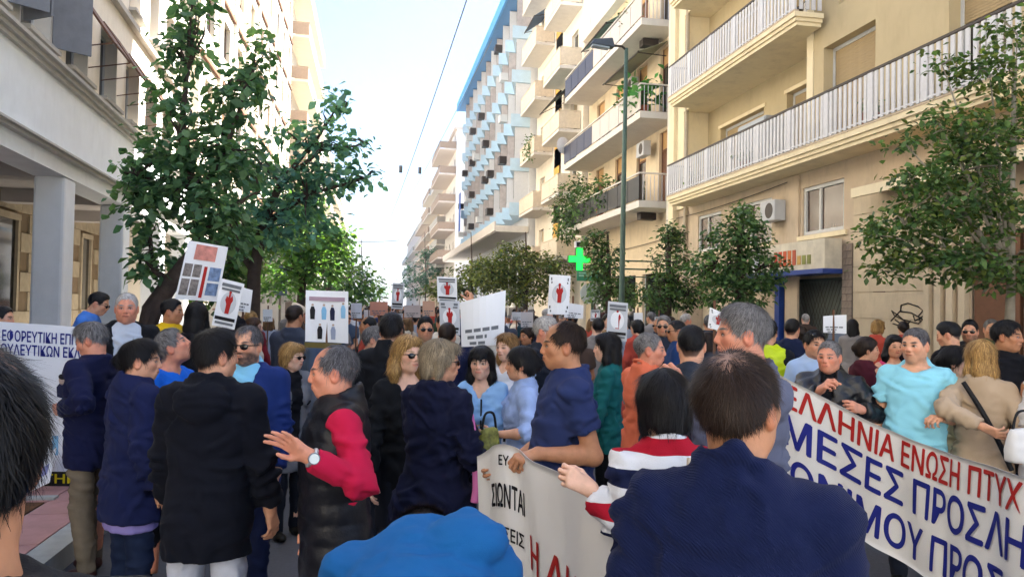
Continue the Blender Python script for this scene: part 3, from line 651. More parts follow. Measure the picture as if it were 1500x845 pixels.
    if n:
        rg = np.random.default_rng(seed); n = int(n*(1.5 if long_ else 1.0)); fa = rg.integers(0, len(F), n); w = rg.random((n, 2))
        q = F[fa]; p = (V2[q[:, 0]]*(1-w[:, :1])+V2[q[:, 1]]*w[:, :1])*(1-w[:, 1:]) + (V2[q[:, 3]]*(1-w[:, :1])+V2[q[:, 2]]*w[:, :1])*w[:, 1:]
        nn = p-A_(0, -.015, .02); nn = nn*A_(1.3, 1, 1) if not long_ else N[q[:, 0]]; nn = nn/(np.linalg.norm(nn, axis=1, keepdims=True)+1e-9); keep = (N[q[:, 0]][:, 2] > -.75) & (rg.random(n) > bald[q[:, 0]]*.62); p, nn = p[keep], nn[keep]; n = len(p)
        if long_: g = np.tile(A_(0, -.15, -1), (n, 1)) + np.stack([.25*np.sin(p[:, 2]*60+p[:, 0]*40), .25*np.cos(p[:, 2]*55), np.zeros(n)], 1)*(1.6 if sty in ('wavy', 'curly') else .5)
        else: g = p - A_(.006, -.055, .11); g[:, 2] -= .03; g /= np.linalg.norm(g, axis=1, keepdims=True)+1e-9
        tn = g - nn*np.sum(g*nn, 1)[:, None]; tn /= np.linalg.norm(tn, axis=1, keepdims=True)+1e-9
        tn += rg.normal(0, .22 if not long_ else .12, (n, 3)); L = (rg.uniform(.014, .036, n) if not long_ else rg.uniform(.03, .075, n))*(1 if sty != 'thick' else 1.3)
        if sty == 'crop': L *= .45
        lift = rg.uniform(.02, .34 if d > 1.2 else .16, n) if not long_ else rg.uniform(.0, .07, n)
        wd = .0006 if d < 2.2 else (.0009 if d < 4.6 else .0018); sdv = np.cross(tn, nn); sdv /= np.linalg.norm(sdv, axis=1, keepdims=True)+1e-9
        pts = []
        for k in range(3):
            f_ = k/2; pos = p + nn*(.0006+ L*lift*f_*(1-.35*f_))[:, None] + tn*(L*f_)[:, None] - nn*(L*.10*f_*f_)[:, None]; ww = wd*(1-.75*f_)
            pts += [pos-sdv*ww, pos+sdv*ww]
        SV = np.stack(pts, 1).reshape(-1, 3); b = np.arange(n)[:, None]*6 + len(V2); SF = np.concatenate([b+np.array([0, 1, 3, 2]), b+np.array([2, 3, 5, 4])])
        mm = np.clip(rg.normal(.55, .42, n), 0, 1.5)[:, None]; sc = c0[None]*(1-mm)+c1[None]*mm
        VV.append(SV); FF.append(SF); CC.append(np.repeat(sc, 6, 0))
    V = np.concatenate(VV); V = hc + (V*hs)@Hm.T
    mesh_obj('hair', V, np.concatenate(FF), attr_mat('hair', .55, 0, .05, 200, .26, .1), body, True, np.concatenate(CC))
def cloth(color, fab='knit'):
    nm = 'cloth_%s_%s' % (fab, color.lstrip('#'))
    if fab == 'knit': return mat(nm, color, .9, .08, 5, .2, 320, spec=.2, sheen=.02, wr=.85, wscale=8)
    if fab == 'rib':
        m = mat(nm, color, .92, .07, 6, .2, 380, spec=.15, sheen=.04, wr=.85, wscale=7); nt = m.node_tree
        if 'rib_wave' not in nt.nodes:
            wv = nt.nodes.new('ShaderNodeTexWave'); wv.name = 'rib_wave'; wv.bands_direction = 'DIAGONAL'; wv.inputs['Scale'].default_value = 75; wv.inputs['Distortion'].default_value = .6; tc = nt.nodes.new('ShaderNodeTexCoord'); nt.links.new(tc.outputs['Object'], wv.inputs['Vector'])
            b5 = nt.nodes.new('ShaderNodeBump'); b5.inputs['Strength'].default_value = .35; b5.inputs['Distance'].default_value = .004; b = nt.nodes['Principled BSDF']; nt.links.new(b.inputs['Normal'].links[0].from_socket, b5.inputs['Normal']); nt.links.new(wv.outputs[1], b5.inputs['Height']); nt.links.new(b5.outputs[0], b.inputs['Normal'])
        return m
    if fab == 'denim': return mat(nm, color, .9, .22, 9, .3, 300, spec=.15, wr=.9, wscale=7)
    if fab == 'shirt': return mat(nm, color, .8, .05, 4, .12, 300, spec=.2, wr=.9, wscale=9)
    if fab == 'nylon': return mat(nm, color, .46, .08, 5, .15, 90, spec=.35, wr=.25, wscale=12)
    if fab == 'leather': return mat(nm, color, .36, .12, 12, .3, 120, spec=.5, wr=.6, wscale=11)
    return mat(nm, color, .85)
# ------------------------------------------------------------------ ground
M_ASPH = mat('asphalt', '#56565a', .85, .16, 30, .5, 220, spec=.35, dirt=.35, dirtcol=(.06, .06, .06))
M_KERB = mat('kerb_concrete', '#a5a8a6', .85, .12, 8, .3, 120, dirt=.4)
M_TILE = mat('paver_pink', '#b08683', .85, .12, 9, .25, 150, dirt=.25)
M_PAVE = mat('pavement_grey', '#8d8a86', .88, .12, 5, .3, 90, dirt=.3)
M_SOIL = mat('soil', '#5d4028', .95, .35, 14, .8, 60)
tag(box('ground', -700, 700, -200, 900, -.6, -.03, mat('far_ground', '#6b6963', .9)), kind='structure')
tag(box('road', -2.04, 6.3, -2.8, 420, -.4, 0, M_ASPH), kind='structure')
pv = tag(box('pavement', -14, -2.23, -2.8, 420, -.4, .135, M_PAVE), kind='structure')
for i in range(40):
    inst_box('kerb_stone', (-2.13, -2.2+i*1.0, -.115), (.19, .992, .53), M_KERB, pv)
pit = (-3.34, -2.30, 5.35, 7.30)
rt = random.Random(4)
for i in range(-15, 26):
    for j in range(5):
        y = 4.0+i*.405; x = -2.43-j*.405
        if pit[0]-.1 < x < pit[1]+.1 and pit[2]-.1 < y < pit[3]-.18 and x < -2.55: continue
        inst_box('paving_tile', (x, y, .142+rt.uniform(-.002, .002)), (.396, .396, .024), M_TILE, pv)
tag(MB().box(-3.28, -2.66, 5.30, 7.05, .1, .148).build('tree_pit_soil', M_SOIL, pv), kind=None)
MB().box(-3.34, -3.26, 5.2, 7.2, .1, .17).box(-3.34, -2.6, 7.08, 7.18, .1, .172).box(-3.34, -2.6, 5.2, 5.28, .1, .171).build('tree_pit_edging', M_KERB, pv)
pr = tag(box('pavement_right', 6.5, 14, -2.8, 420, -.4, .135, M_PAVE), kind='structure'); pr.name = 'pavement'
for i in range(46): inst_box('kerb_stone', (6.40, -2.2+i*1.0, -.115), (.19, .992, .53), M_KERB, pr)

# unseen pale paving added behind the camera to bounce sunlight onto the crowd
tag(box('added_bounce_paving', -40, 45, -75, -2.802, -.4, .004, mat('bounce_paving_pale', '#b4b3b1', .85, .1, 3, .2, 40)), kind='structure')
# ------------------------------------------------------------------ colonnade building (left, near)
dL = R(3.38); nL = np.array([math.cos(dL), math.sin(dL), 0]); oL = -4.4*nL
M_WHITE = mat('white_render', '#e9ebeb', .82, .05, 3, .15, 60, dirt=.14, dirtcol=(.30, .29, .27))
M_MOULD = mat('moulding_stone', '#b9b4ab', .8, .08, 6, .2, 80, dirt=.3, dirtcol=(.2, .18, .16))
M_SAND = mat('sandstone', '#ae9f86', .88, .15, 4, .4, 70, dirt=.25)
M_CREAM = mat('cream_render', '#e8dfcf', .85, .06, 3, .15, 50, dirt=.18, dirtcol=(.4, .36, .3))
M_BROWN = mat('brown_wood', '#6b4a36', .7, .2, 10, .3, 60)
M_GREYSH = mat('grey_shutter', '#7d7f84', .7, .12, 6, .2, 60)
M_DARKG = glass('dark_glass', '#15181c')
M_FRAMEW = mat('white_frame', '#c7c9c9', .5, .05)
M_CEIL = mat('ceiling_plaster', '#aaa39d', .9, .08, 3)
cb = empty('colonnade_building', oL, dL); tag(cb, 'white and cream corner building with square pillars along its ground floor arcade', 'building')
Y0, Y1 = -1.5, 27.0
# back wall of the arcade in stone courses, with tall dark windows
wins = [(5.5, 7.6), (9.5, 11.6), (13.6, 15.7), (17.7, 19.75), (21.9, 23.3), (24.6, 25.4)]
MB().box(-2.9, -2.55, Y0, Y1, 0, 4.35).build('arcade_wall', mat('joint_mortar', '#7d6a52', .9), cb)
rs = random.Random(8)
for r_ in range(9):
    z0 = .15+r_*.46; y = 12.2 + (.5 if r_ % 2 else 0)
    while y < Y1-.2:
        L_ = .98; ok = not any(a-.12 < y+L_ and y < b+.12 for a, b in wins) or z0 < 1.4 or z0 > 3.6
        if z0 < 4.2 and ok: inst_box('stone_block', (-2.54+rs.uniform(-.006, .006), y+L_/2, z0+.225), (.06, L_-.018, .442), M_SAND, cb)
        y += L_
for a, b in wins:
    if b < 12: continue
    w = MB().box(-2.57, -2.47, a-.12, a, 1.5, 3.75).box(-2.57, -2.47, b, b+.12, 1.5, 3.75).box(-2.57, -2.455, a-.12, b+.12, 3.62, 3.75).box(-2.57, -2.42, a-.16, b+.16, 1.42, 1.53).build('window', M_SAND, cb)
    MB().box(-2.56, -2.535, a, b, 1.53, 3.62).build('pane', M_DARKG, w)
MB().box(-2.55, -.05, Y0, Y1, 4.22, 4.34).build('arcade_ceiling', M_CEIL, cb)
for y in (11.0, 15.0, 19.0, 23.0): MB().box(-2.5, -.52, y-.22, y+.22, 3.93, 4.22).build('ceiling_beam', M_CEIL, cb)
for k in range(7):
    y = -.7+4+k*4.0-.3+.0
    MB().box(-.52, -.02, y-.3, y+.3, .1, 3.95).build('pillar', M_WHITE, cb, bevel=.05)
MB().box(-.54, -.004, Y0, Y1, 3.95, 4.22).build('lintel_beam', M_WHITE, cb)
MB().box(-.5, .10, Y0, Y1, 4.22, 4.27).box(-.5, .155, Y0, Y1, 4.272, 4.305).build('lower_cornice', M_MOULD, cb)
MB().box(-.4, .035, Y0, Y1, 4.306, 4.40).box(-.4, .0, Y0, Y1, 4.40, 5.46).build('parapet_band', M_WHITE, cb)
MB().box(-.4, .07, Y0, Y1, 5.46, 5.53).box(-.4, .13, Y0, Y1, 5.532, 5.60).box(-.4, .20, Y0, Y1, 5.602, 5.66).build('upper_cornice', M_MOULD, cb)
# upper storeys: recessed grey bay near, cream further on
def holed_wall(name, x, y0, y1, z0, z1, holes, th, m, parent):
    """a wall sheet with real thickness (towards -x) and window openings"""
    ys = sorted({y0, y1, *[h[0] for h in holes], *[h[1] for h in holes]}); zs_ = sorted({z0, z1, *[h[2] for h in holes], *[h[3] for h in holes]})
    b = MB()
    for i in range(len(ys)-1):
        j = 0
        while j < len(zs_)-1:
            cy = (ys[i]+ys[i+1])/2; cz = (zs_[j]+zs_[j+1])/2
            if any(h[0] < cy < h[1] and h[2] < cz < h[3] for h in holes): j += 1; continue
            k = j
            while k+1 < len(zs_)-1 and not any(h[0] < cy < h[1] and h[2] < (zs_[k+1]+zs_[k+2])/2 < h[3] for h in holes): k += 1
            b.box(x-th, x, ys[i], ys[i+1], zs_[j], zs_[k+1]); j = k+1
    return b.build(name, m, parent)
holes = []
for k in range(13):
    y = .5+k*2.05
    if y+1.25 > Y1-.3: break
    holes.append((y, y+1.25, 5.95, 7.45)); holes.append((y+.1, y+1.15, 8.55, 10.05)); holes.append((y, y+1.25, 11.6, 13.3))
holed_wall('upper_wall', -.12, Y0, Y1, 5.66, 14.4, holes, .35, M_CREAM, cb)
MB().box(-9, -.48, Y0, Y1-.01, 4.35, 14.38).build('inner_block', mat('room_dark', '#2b2723', .9), cb)
MB().box(-9, -.47, Y1, Y1+.25, .1, 14.4).build('end_wall', M_CREAM, cb)
MB().box(-9.2, .25, Y0-.2, Y1+.3, 14.4, 14.9).build('roof_cornice', M_MOULD, cb)
MB().box(-9, -2.95, Y0, Y1-.02, .1, 4.3).build('ground_floor_block', M_SAND, cb)
for (z, dz) in ((8.1, .12), (11.1, .10), (13.9, .1)): MB().box(-.2, .02, Y0, Y1, z, z+dz).build('string_course', M_MOULD, cb)
for n_, (a, b, c, e) in enumerate(holes):
    w = MB().box(-.42, -.36, a, a+.07, c, e).box(-.42, -.36, b-.07, b, c, e).box(-.42, -.36, a+.07, b-.07, e-.07, e).box(-.42, -.36, a+.07, b-.07, c, c+.07).box(-.41, -.365, (a+b)/2-.03, (a+b)/2+.03, c+.07, e-.07).build('window', M_FRAMEW if c < 8 else M_BROWN, cb)
    MB().box(-.40, -.385, a+.06, b-.06, c+.06, e-.06).build('pane', M_DARKG, w)
    MB().box(-.3, .04, a-.06, b+.06, c-.09, c-.02).build('window_sill', M_MOULD, w)
    if c < 8:   # outward swung shutters and lifted blinds
        if n_ % 6 in (0, 3) and a > 14.5:
            MB().hexa([(-.10, a, e-.02), (-.10, b, e-.02), (-.07, b, e), (-.07, a, e), (.62, a, c+.45), (.62, b, c+.45), (.65, b, c+.47), (.65, a, c+.47)]).build('awning', M_BROWN, w)
            MB().tube([(-.1, a+.03, c+.3), (.62, a+.03, c+.45)], .012, 5).tube([(-.1, b-.03, c+.3), (.62, b-.03, c+.45)], .012, 5).build('awning_arm', M_BROWN, w)
        else:
            for yy_, sg in ((a, -1), (b, 1)):
                sh = MB().hexa([(-.09, yy_, c+.03), (.40, yy_+sg*.35, c+.03), (.42, yy_+sg*.32, c+.03), (-.07, yy_-sg*.03, c+.03), (-.09, yy_, e-.03), (.40, yy_+sg*.35, e-.03), (.42, yy_+sg*.32, e-.03), (-.07, yy_-sg*.03, e-.03)]).build('shutter', M_GREYSH, w)
# ------------------------------------------------------------------ generic street building
def facade_building(label, side, xf, y0, y1, h, name='apartment_building', wallm=None, floors=(), bay=3.0, balc=True, bdepth=1.1, winm=None, seed=0, railm=None, base_z=.1, depth=12, roofm=None, railh=.95, slabm=None, balc_every=1, ydoor=1.1, partial=None, cat='building'):
    """side +1: facade looks to -x (right of the street), side -1: facade looks to +x"""
    e = empty(name, (xf, y0, 0)); tag(e, label, cat); rd = random.Random(seed); L = y1-y0; s_ = side
    X = lambda d: s_*d                                     # d > 0 goes into the building, d < 0 out over the street
    hs_ = []; nb = max(1, int(round(L/bay))); bw = L/nb
    for z in floors:
        for k in range(nb):
            cy = (k+.5)*bw; ww = min(ydoor, bw*.38); dz = 2.15 if balc else 1.5; zb = z+.06 if balc else z+.85
            if zb+dz < h-.2: hs_.append((cy-ww*.62, cy+ww*.62, zb, zb+dz))
    b = holed_wall('wall', .30 if s_ > 0 else 0, 0, L, base_z, h, hs_, .30, wallm, e)
    MB().box(X(.32), X(depth), .01, L-.01, base_z, h-.02).build('core_block', wallm, e)
    MB().box(X(-.35), X(depth), -.05, L+.05, h, h+.35).build('roof_slab', roofm or slabm or wallm, e)
    for (a, c, z0, z1) in hs_:
        f = MB().box(X(.16), X(.22), a, a+.06, z0, z1).box(X(.16), X(.22), c-.06, c, z0, z1).box(X(.16), X(.22), a+.06, c-.06, z1-.06, z1).build('window', winm or M_FRAMEW, e)
        q = rd.random()
        if q < .45: MB().box(X(.18), X(.215), a+.06, c-.06, z0, z1-.06).build('pane', M_DARKG, f)
        else:
            cutz = z0 + (z1-z0)*(rd.choice([0, .0, .35, .6])); MB().box(X(.17), X(.21), a+.06, c-.06, cutz, z1-.06).build('roller_shutter', mat('shutter_%d' % rd.randrange(4), ['#a79a80', '#8b6b4e', '#b9b3a5', '#7e7a72'][rd.randrange(4)], .7, .1), f)
            if cutz > z0+.1: MB().box(X(.18), X(.215), a+.06, c-.06, z0, cutz).build('pane', M_DARKG, f)
    if balc:
        for n_, z in enumerate(floors):
            if n_ % balc_every: continue
            segs = [(0.25, L-.25)] if partial is None else partial(n_, L)
            for (a, c) in segs:
                bl = MB().box(X(0), X(-bdepth), a, c, z-.16, z).build('balcony_slab', slabm or wallm, e)
                MB().box(X(-bdepth), X(-bdepth+.05), a, c, z+railh-.05, z+railh).box(X(-bdepth), X(-.02), a, a+.05, z+railh-.05, z+railh).box(X(-bdepth), X(-.02), c-.05, c, z+railh-.05, z+railh).build('handrail', railm, bl)
                npn = max(2, int((c-a)/1.3)); pw = (c-a)/npn
                for q in range(npn):
                    inst_box('railing_panel', ((X(-bdepth+.025)), a+(q+.5)*pw, z+railh/2-.01), (.03, pw-.04, railh-.12), railm, bl)
                for yy_ in (a+.025, c-.025): inst_box('railing_panel', ((X(-bdepth/2)), yy_, z+railh/2-.01), (bdepth-.1, .03, railh-.12), railm, bl)
    return e, hs_

# ------------------------------------------------------------------ tall building on the left and those beyond
M_LIT = mat('pale_cream', '#ded5c3', .85, .05, 2, .1, 40, dirt=.12, dirtcol=(.4, .36, .3))
M_LBRN = mat('brown_band', '#77553f', .8, .1)
e, _ = facade_building('tall pale cream block with brown window bands behind the big-leaved tree', -1, -6.0, 27.6, 55.5, 27.5, wallm=M_LIT, floors=[.9, 4.2, 7.4, 10.6, 13.8, 17.0, 20.2, 23.4], bay=3.1, balc=False, winm=M_LBRN, seed=3)
for z in (3.9, 7.1, 10.3, 13.5, 16.7, 19.9, 23.1): MB().box(-.1, .10, 0, 27.9, z, z+.16).build('brown_ledge', M_LBRN, e)
for k in range(1, 9): MB().box(0, .13, k*3.1-.14, k*3.1+.14, 4.2, 27.3).build('pier', M_LIT, e)
facade_building('pale lit building with stacked balconies past the tall cream block', -1, -6.3, 56.2, 74, 26.2, wallm=M_LIT, floors=[1.0, 5.0, 8.2, 11.4, 14.6, 17.8, 21.0, 24.0], bay=3.4, bdepth=1.4, railm=mat('rail_lbrown', '#9c8672', .7), slabm=M_LIT, seed=4)
facade_building('unseen pale block added behind the camera to bounce sunlight into the street', -1, -7.0, -46, -13, 21, wallm=M_LIT, floors=[4, 7.2, 10.4, 13.6, 16.8], bay=4, balc=False, winm=M_LBRN, seed=9)  # out of view, added as a sunlit reflector for the crowd
facade_building('cream building far down the left of the street', -1, -6.5, 76, 104, 22, wallm=M_CREAM, floors=[4, 7.2, 10.4, 13.6, 16.8, 19.4], bay=3.5, railm=mat('rail_lgrey', '#aba7a0', .7), slabm=M_LIT, seed=5)
facade_building('farthest pale building on the left of the street', -1, -6.5, 108, 170, 21, wallm=M_LIT, floors=[4, 7.2, 10.4, 13.6, 16.8], bay=4, railm=mat('rail_lgrey', '#aba7a0', .7), slabm=M_LIT, seed=6)

# ------------------------------------------------------------------ yellow building (right, near)
M_YEL = mat('yellow_render', '#bdad8a', .85, .06, 2.2, .15, 60, dirt=.34, dirtcol=(.30, .22, .13))
M_YELP = mat('pale_yellow_trim', '#e8dab8', .82, .05, 3, .12, 60, dirt=.4, dirtcol=(.36, .28, .18))
M_PINK = mat('pinkish_render', '#c6b49c', .85, .07, 3, .15, 60, dirt=.36)
M_BEI = mat('beige_wall', '#cdbda2', .87, .10, 2, .2, 60, dirt=.4, dirtcol=(.22, .17, .12))
M_RAILW = mat('white_rail', '#cfd0d4', .55, .07, 9, dirt=.3, dirtcol=(.4, .37, .33))
M_RAILD = mat('dark_handrail', '#3a332e', .5, .1)
M_SHUT = mat('roller_tan', '#a8936e', .7, .08)
M_STONE = mat('pier_stone', '#8e8074', .9, .25, 5, .5, 50, dirt=.3)
M_BLUE = mat('blue_paint', '#24418c', .45, .1, 6, spec=.4)
yb = empty('apartment_building', (9.8, -4, 0)); tag(yb, 'yellow rendered apartment block with long white-railed balconies above a shop', 'building')
def yy(y): return y+4.0          # local y
YE = yy(24.7)
hY = []       # openings in the front plane (x = 0)
# floors: 5.35, 8.45, 11.55 ... ; front plane for y < 15.4, recess beyond
FL = [5.35, 8.47, 11.58, 14.7, 17.8, 20.9]
front = [(yy(12.55), yy(14.95+.0), z+.05, z+2.32) for z in FL[:1]] + [(yy(13.9), yy(15.0), z+.05, z+2.3) for z in FL[1:]] + [(yy(10.4), yy(11.75), z+.05, z+2.3) for z in FL] + [(yy(6.0), yy(8.4), z+.05, z+2.3) for z in FL]
front[0] = (yy(13.75), yy(15.55), 5.41, 7.75)
mezz = [(yy(14.75), yy(16.35), 3.62, 4.72), (yy(17.75), yy(19.7), 3.62, 4.72), (yy(20.6), yy(22.2), 3.62, 4.72)]
shop = [(yy(14.72), yy(17.35), .14, 2.78), (yy(18.3), yy(22.6), .3, 2.7), (yy(8.2), yy(11.2), .2, 3.2)]
holed_wall('ground_floor_wall', .35, 5.5, YE, .1, 5.1, mezz+shop, .35, M_PINK, yb)
holed_wall('front_wall', .35, 5.5, yy(15.95), 5.1, 26.0, front, .35, M_YEL, yb)
rec = [(yy(19.6), yy(22.3), z+.05 if n_ % 2 else z+.55, z+2.15) for n_, z in enumerate(FL)] + [(yy(16.9), yy(18.4), z+.05, z+2.2) for z in FL]
holed_wall('recessed_wall', 1.05, yy(15.951), yy(23.2), 5.1, 26.0, rec, .3, M_YEL, yb)
MB().box(.36, 12, 5.51, yy(15.94), .1, 25.9).build('core_block', M_BEI, yb); MB().box(1.06, 12, yy(15.95), YE, 5.1, 25.9).box(.37, 12, yy(15.95), YE, .1, 5.09).build('core_block', M_BEI, yb)
MB().box(-.02, .36, yy(15.951), yy(16.2), 5.1, 25.9).build('corner_pilaster', M_YELP, yb)
MB().box(-.08, 1.04, yy(23.2), yy(23.75), 5.1, 25.9).build('corner_pilaster', M_YELP, yb)
MB().box(-.20, 1.1, yy(23.751), yy(24.15), .1, 25.9).build('corner_pilaster', M_YELP, yb)
MB().box(-.05, 1.1, yy(24.151), YE, .1, 25.9).build('corner_pilaster', mat('white_trim', '#d8d2c4', .8, .05, 4), yb)
MB().box(-.9, 12, 5.3, YE+.1, 26.0, 26.4).build('roof_slab', M_YELP, yb)
MB().box(1.0, 1.09, yy(16.2), yy(23.2), 7.9, 8.06).build('wall_moulding', M_YELP, yb)
def big_opening(a, b, z0, z1, x, shut=.7, frame=M_FRAMEW, sm=M_SHUT, two=True):
    w = MB().box(x-.12, x-.05, a, a+.07, z0, z1).box(x-.12, x-.05, b-.07, b, z0, z1).box(x-.12, x-.05, a+.07, b-.07, z1-.08, z1).build('window', frame, yb)
    zc = z1-(z1-z0)*shut; zz_ = z1-.08
    while zz_-.055 > zc and shut > 0:
        inst_box('slat', (x-.09, (a+b)/2, zz_-.028), (.022, b-a-.14, .05), sm, w); zz_ -= .055
    MB().box(x-.075, x-.055, a+.07, b-.07, z0, z1-.08).build('pane', M_DARKG, w)
    MB().box(x-.16, x+.02-.35, a-.10, b+.10, z1+.002, z1+.10).build('lintel', M_YELP, w)
    return w
for i_, h_ in enumerate(front): big_opening(*h_, .35-.0, shut=1.0 if i_ % 7 in (0, 1, 3) else .35)
for i_, h_ in enumerate(rec): big_opening(*h_, 1.05, shut=[.95, .4, .8][i_ % 3])
for i_, (a, b, z0, z1) in enumerate(mezz):
    w = MB().box(.04, .12, a, a+.08, z0, z1).box(.04, .12, b-.08, b, z0, z1).box(.04, .12, a+.08, b-.08, z1-.08, z1).box(.04, .12, a+.08, b-.08, z0, z0+.08).box(.05, .11, a+(b-a)*.58, a+(b-a)*.58+.07, z0+.08, z1-.08).build('window', M_FRAMEW, yb)
    MB().box(.09, .105, a+.08, b-.08, z0+.08, z1-.08).build('pane', glass('brown_glass', '#4a382e', .12), w)
    MB().box(-.06, .06, a-.14, b+.14, z0-.12, z0-.02).build('window_sill', M_YELP, w)
MB().box(-.05, -.002, yy(16.45), yy(17.0), .15, 5.05).build('pilaster', M_PINK, yb)
def balcony_yellow(y0, y1, zb, xb):
    """stepped fascia slab, white flat balusters, dark handrail; xb inner edge"""
    xo = -.8
    s_ = MB().box(xo+.10, xb, y0+.10, y1-.10, zb, zb+.08).box(xo+.05, xb, y0+.05, y1-.05, zb+.081, zb+.16).box(xo, xb, y0, y1, zb+.161, zb+.27).build('balcony_slab', M_YELP if zb > 1 else M_YEL, yb)
    MB().box(xo-.012, xo+.10, y0, y1, zb+.271, zb+.305).build('balcony_edge', M_PINK, s_)
    rail = MB().box(xo+.01, xo+.06, y0, y1, zb+1.24, zb+1.285).box(xo+.06, xb, y0, y0+.05, zb+1.24, zb+1.285).box(xo+.06, xb, y1-.05, y1, zb+1.24, zb+1.285).build('handrail', M_RAILD, s_)
    MB().box(xo+.02, xo+.05, y0+.05, y1-.05, zb+.36, zb+.39).build('bottom_rail', M_RAILW, s_)
    y = y0+.06; k = 0
    while y < y1-.05:
        wd = .082 if k % 9 else .15
        inst_box('baluster', (xo+.035, y+.05, zb+.78), (.025 if k % 9 else .05, wd, .90), M_RAILW, s_); y += .158; k += 1
    for ye in (y0+.025, y1-.025):
        x = xo+.16
        while x < xb-.05: inst_box('baluster', (x, ye, zb+.78), (.09, .025, .90), M_RAILW, s_); x += .15
    return s_
balcony_yellow(yy(7.0), yy(22.8), 5.09, -.002)
MB().box(.0, 1.04, yy(15.96), yy(23.19), 5.10, 5.36).build('recess_floor', M_YELP, yb)
for z in FL[1:]:
    balcony_yellow(yy(15.4), yy(22.8), z-.27, -.1); MB().box(-.1, 1.04, yy(15.97), yy(23.19), z-.265, z+.0).build('recess_floor', M_YELP, yb)
    if z > 11: balcony_yellow(yy(7.0), yy(12.4), z-.27, -.002)
# lower canopy over the doorway at the right
MB().hexa([(-.55, yy(5.0), 4.12), (-.55, yy(13.6), 4.12), (-.004, yy(13.6), 4.30), (-.004, yy(5.0), 4.30), (-.55, yy(5.0), 4.26), (-.55, yy(13.6), 4.26), (-.004, yy(13.6), 4.44), (-.004, yy(5.0), 4.44)]).build('canopy', mat('canopy_ochre', '#b58d5c', .8, .12), yb)
MB().box(-.62, -.551, yy(5.0), yy(13.6), 4.10, 4.28).build('canopy_edge', M_YELP, yb)
# shop front
MB().box(-.03, -.004, yy(14.4), yy(14.74), .14, 3.3).build('stone_pier', mat('pier_base', '#6d635a', .9), yb)
rp = random.Random(2)
for r_ in range(21):
    for c_ in range(2 if r_ % 2 else 3):
        wd = .34/(2 if r_ % 2 else 3); inst_box('stone_facing', (-.032+rp.uniform(-.006, .004), yy(14.4)+wd*(c_+.5), .22+r_*.15), (.03, wd-.012, .138), M_STONE, yb)
MB().box(-.12, .02, yy(17.15), yy(17.36), .14, 2.78).build('shop_post', M_BLUE, yb)
MB().box(-.5, .0, yy(14.72), yy(18.1), 2.68, 2.78).build('shop_beam', M_BLUE, yb)
sg = MB().box(-.46, -.06, yy(14.72), yy(18.0), 2.78, 3.42).build('shop_sign', mat('sign_board', '#cfc7b4', .6, .25, 3, dirt=.3), yb)
cols_ = ['#6e3a2c', '#b9402c', '#c4482c', '#c25530', '#c86a34', '#b0553a', '#c9a25a', '#8a8d4a', '#7b7f42']
for i_, c_ in enumerate(cols_):
    yv = yy(16.9)-i_*.20; hh_ = .34 if 0 < i_ < 6 else .2
    MB().box(-.474, -.462, yv-.065, yv+.065, 2.90, 2.90+hh_).build('sign_stroke', mat('sign_'+c_, c_, .6), sg)
gt = MB().box(.16, .20, yy(14.75), yy(17.1), 2.55, 2.62).box(.16, .20, yy(14.75), yy(14.80), .15, 2.6).build('shop_gate', mat('gate_green', '#2b3a33', .6), yb)
for k in range(26):
    for sg_ in (1, -1):
        y_ = yy(14.4)+k*.13
        a = [y_, y_+sg_*1.2]; z_ = [.2, 2.55]
        p0 = max(min(y_, yy(17.1)), yy(14.78)); p1 = y_+sg_*1.2
        t1 = 1.0
        if p1 < yy(14.78): t1 = (y_-yy(14.78))/(y_-p1)
        if p1 > yy(17.1): t1 = (yy(17.1)-y_)/(p1-y_)
        if p0 != y_ or t1 <= .05: continue
        MB().tube([(.18+sg_*.008, y_, .2), (.18+sg_*.008, y_+(p1-y_)*t1, .2+2.35*t1)], .007, 4).build('gate_bar', M_RAILD, gt)
MB().box(.34, .36, yy(14.75), yy(17.1), .15, 2.6).build('shop_backing', mat('shop_dark', '#5d645e', .7, .15), yb)
MB().box(-.01, .02, yy(13.4), yy(13.75), 1.95, 2.38).build('wall_box', mat('dark_red_metal', '#4a1f22', .5), yb)
for k in range(3): MB().box(-.05, .02, yy(8.25)+k*.97, yy(8.25)+k*.97+.9, .2, 3.15).build('door_leaf', M_BROWN, yb)
for k in range(4): MB().box(-.10, -.004, yy(11.25)+k*.28, yy(11.25)+k*.28+.14, .2, 3.6).build('door_pilaster', M_BEI, yb)
for k, (a, b) in enumerate(((11.9, 14.39),)):
    for r_ in range(8): MB().box(-.018, -.004, yy(a), yy(b), .16+r_*.53, .16+r_*.53+.515).build('wall_panel', M_BEI, yb)
# graffiti tag sprayed on the beige wall
gx = -.026
def gpt(px, py): p = at_x(px, py, 9.8+gx); return (gx, p[1]+4, p[2])
gr = MB()
for st in ([(1305, 470), (1318, 456), (1335, 458), (1352, 468), (1345, 474), (1322, 468), (1310, 462), (1306, 455), (1316, 462), (1330, 474), (1318, 477), (1308, 474)], [(1319, 457), (1320, 447), (1330, 444), (1345, 449), (1352, 455), (1346, 462), (1348, 472)], [(1338, 462), (1340, 470), (1352, 463), (1356, 459)], [(1311, 468), (1325, 478), (1334, 470)]):
    gr.tube([gpt(*q) for q in st], .012, 5)
gr.build('graffiti', mat('spray_black', '#1a1719', .7), yb)
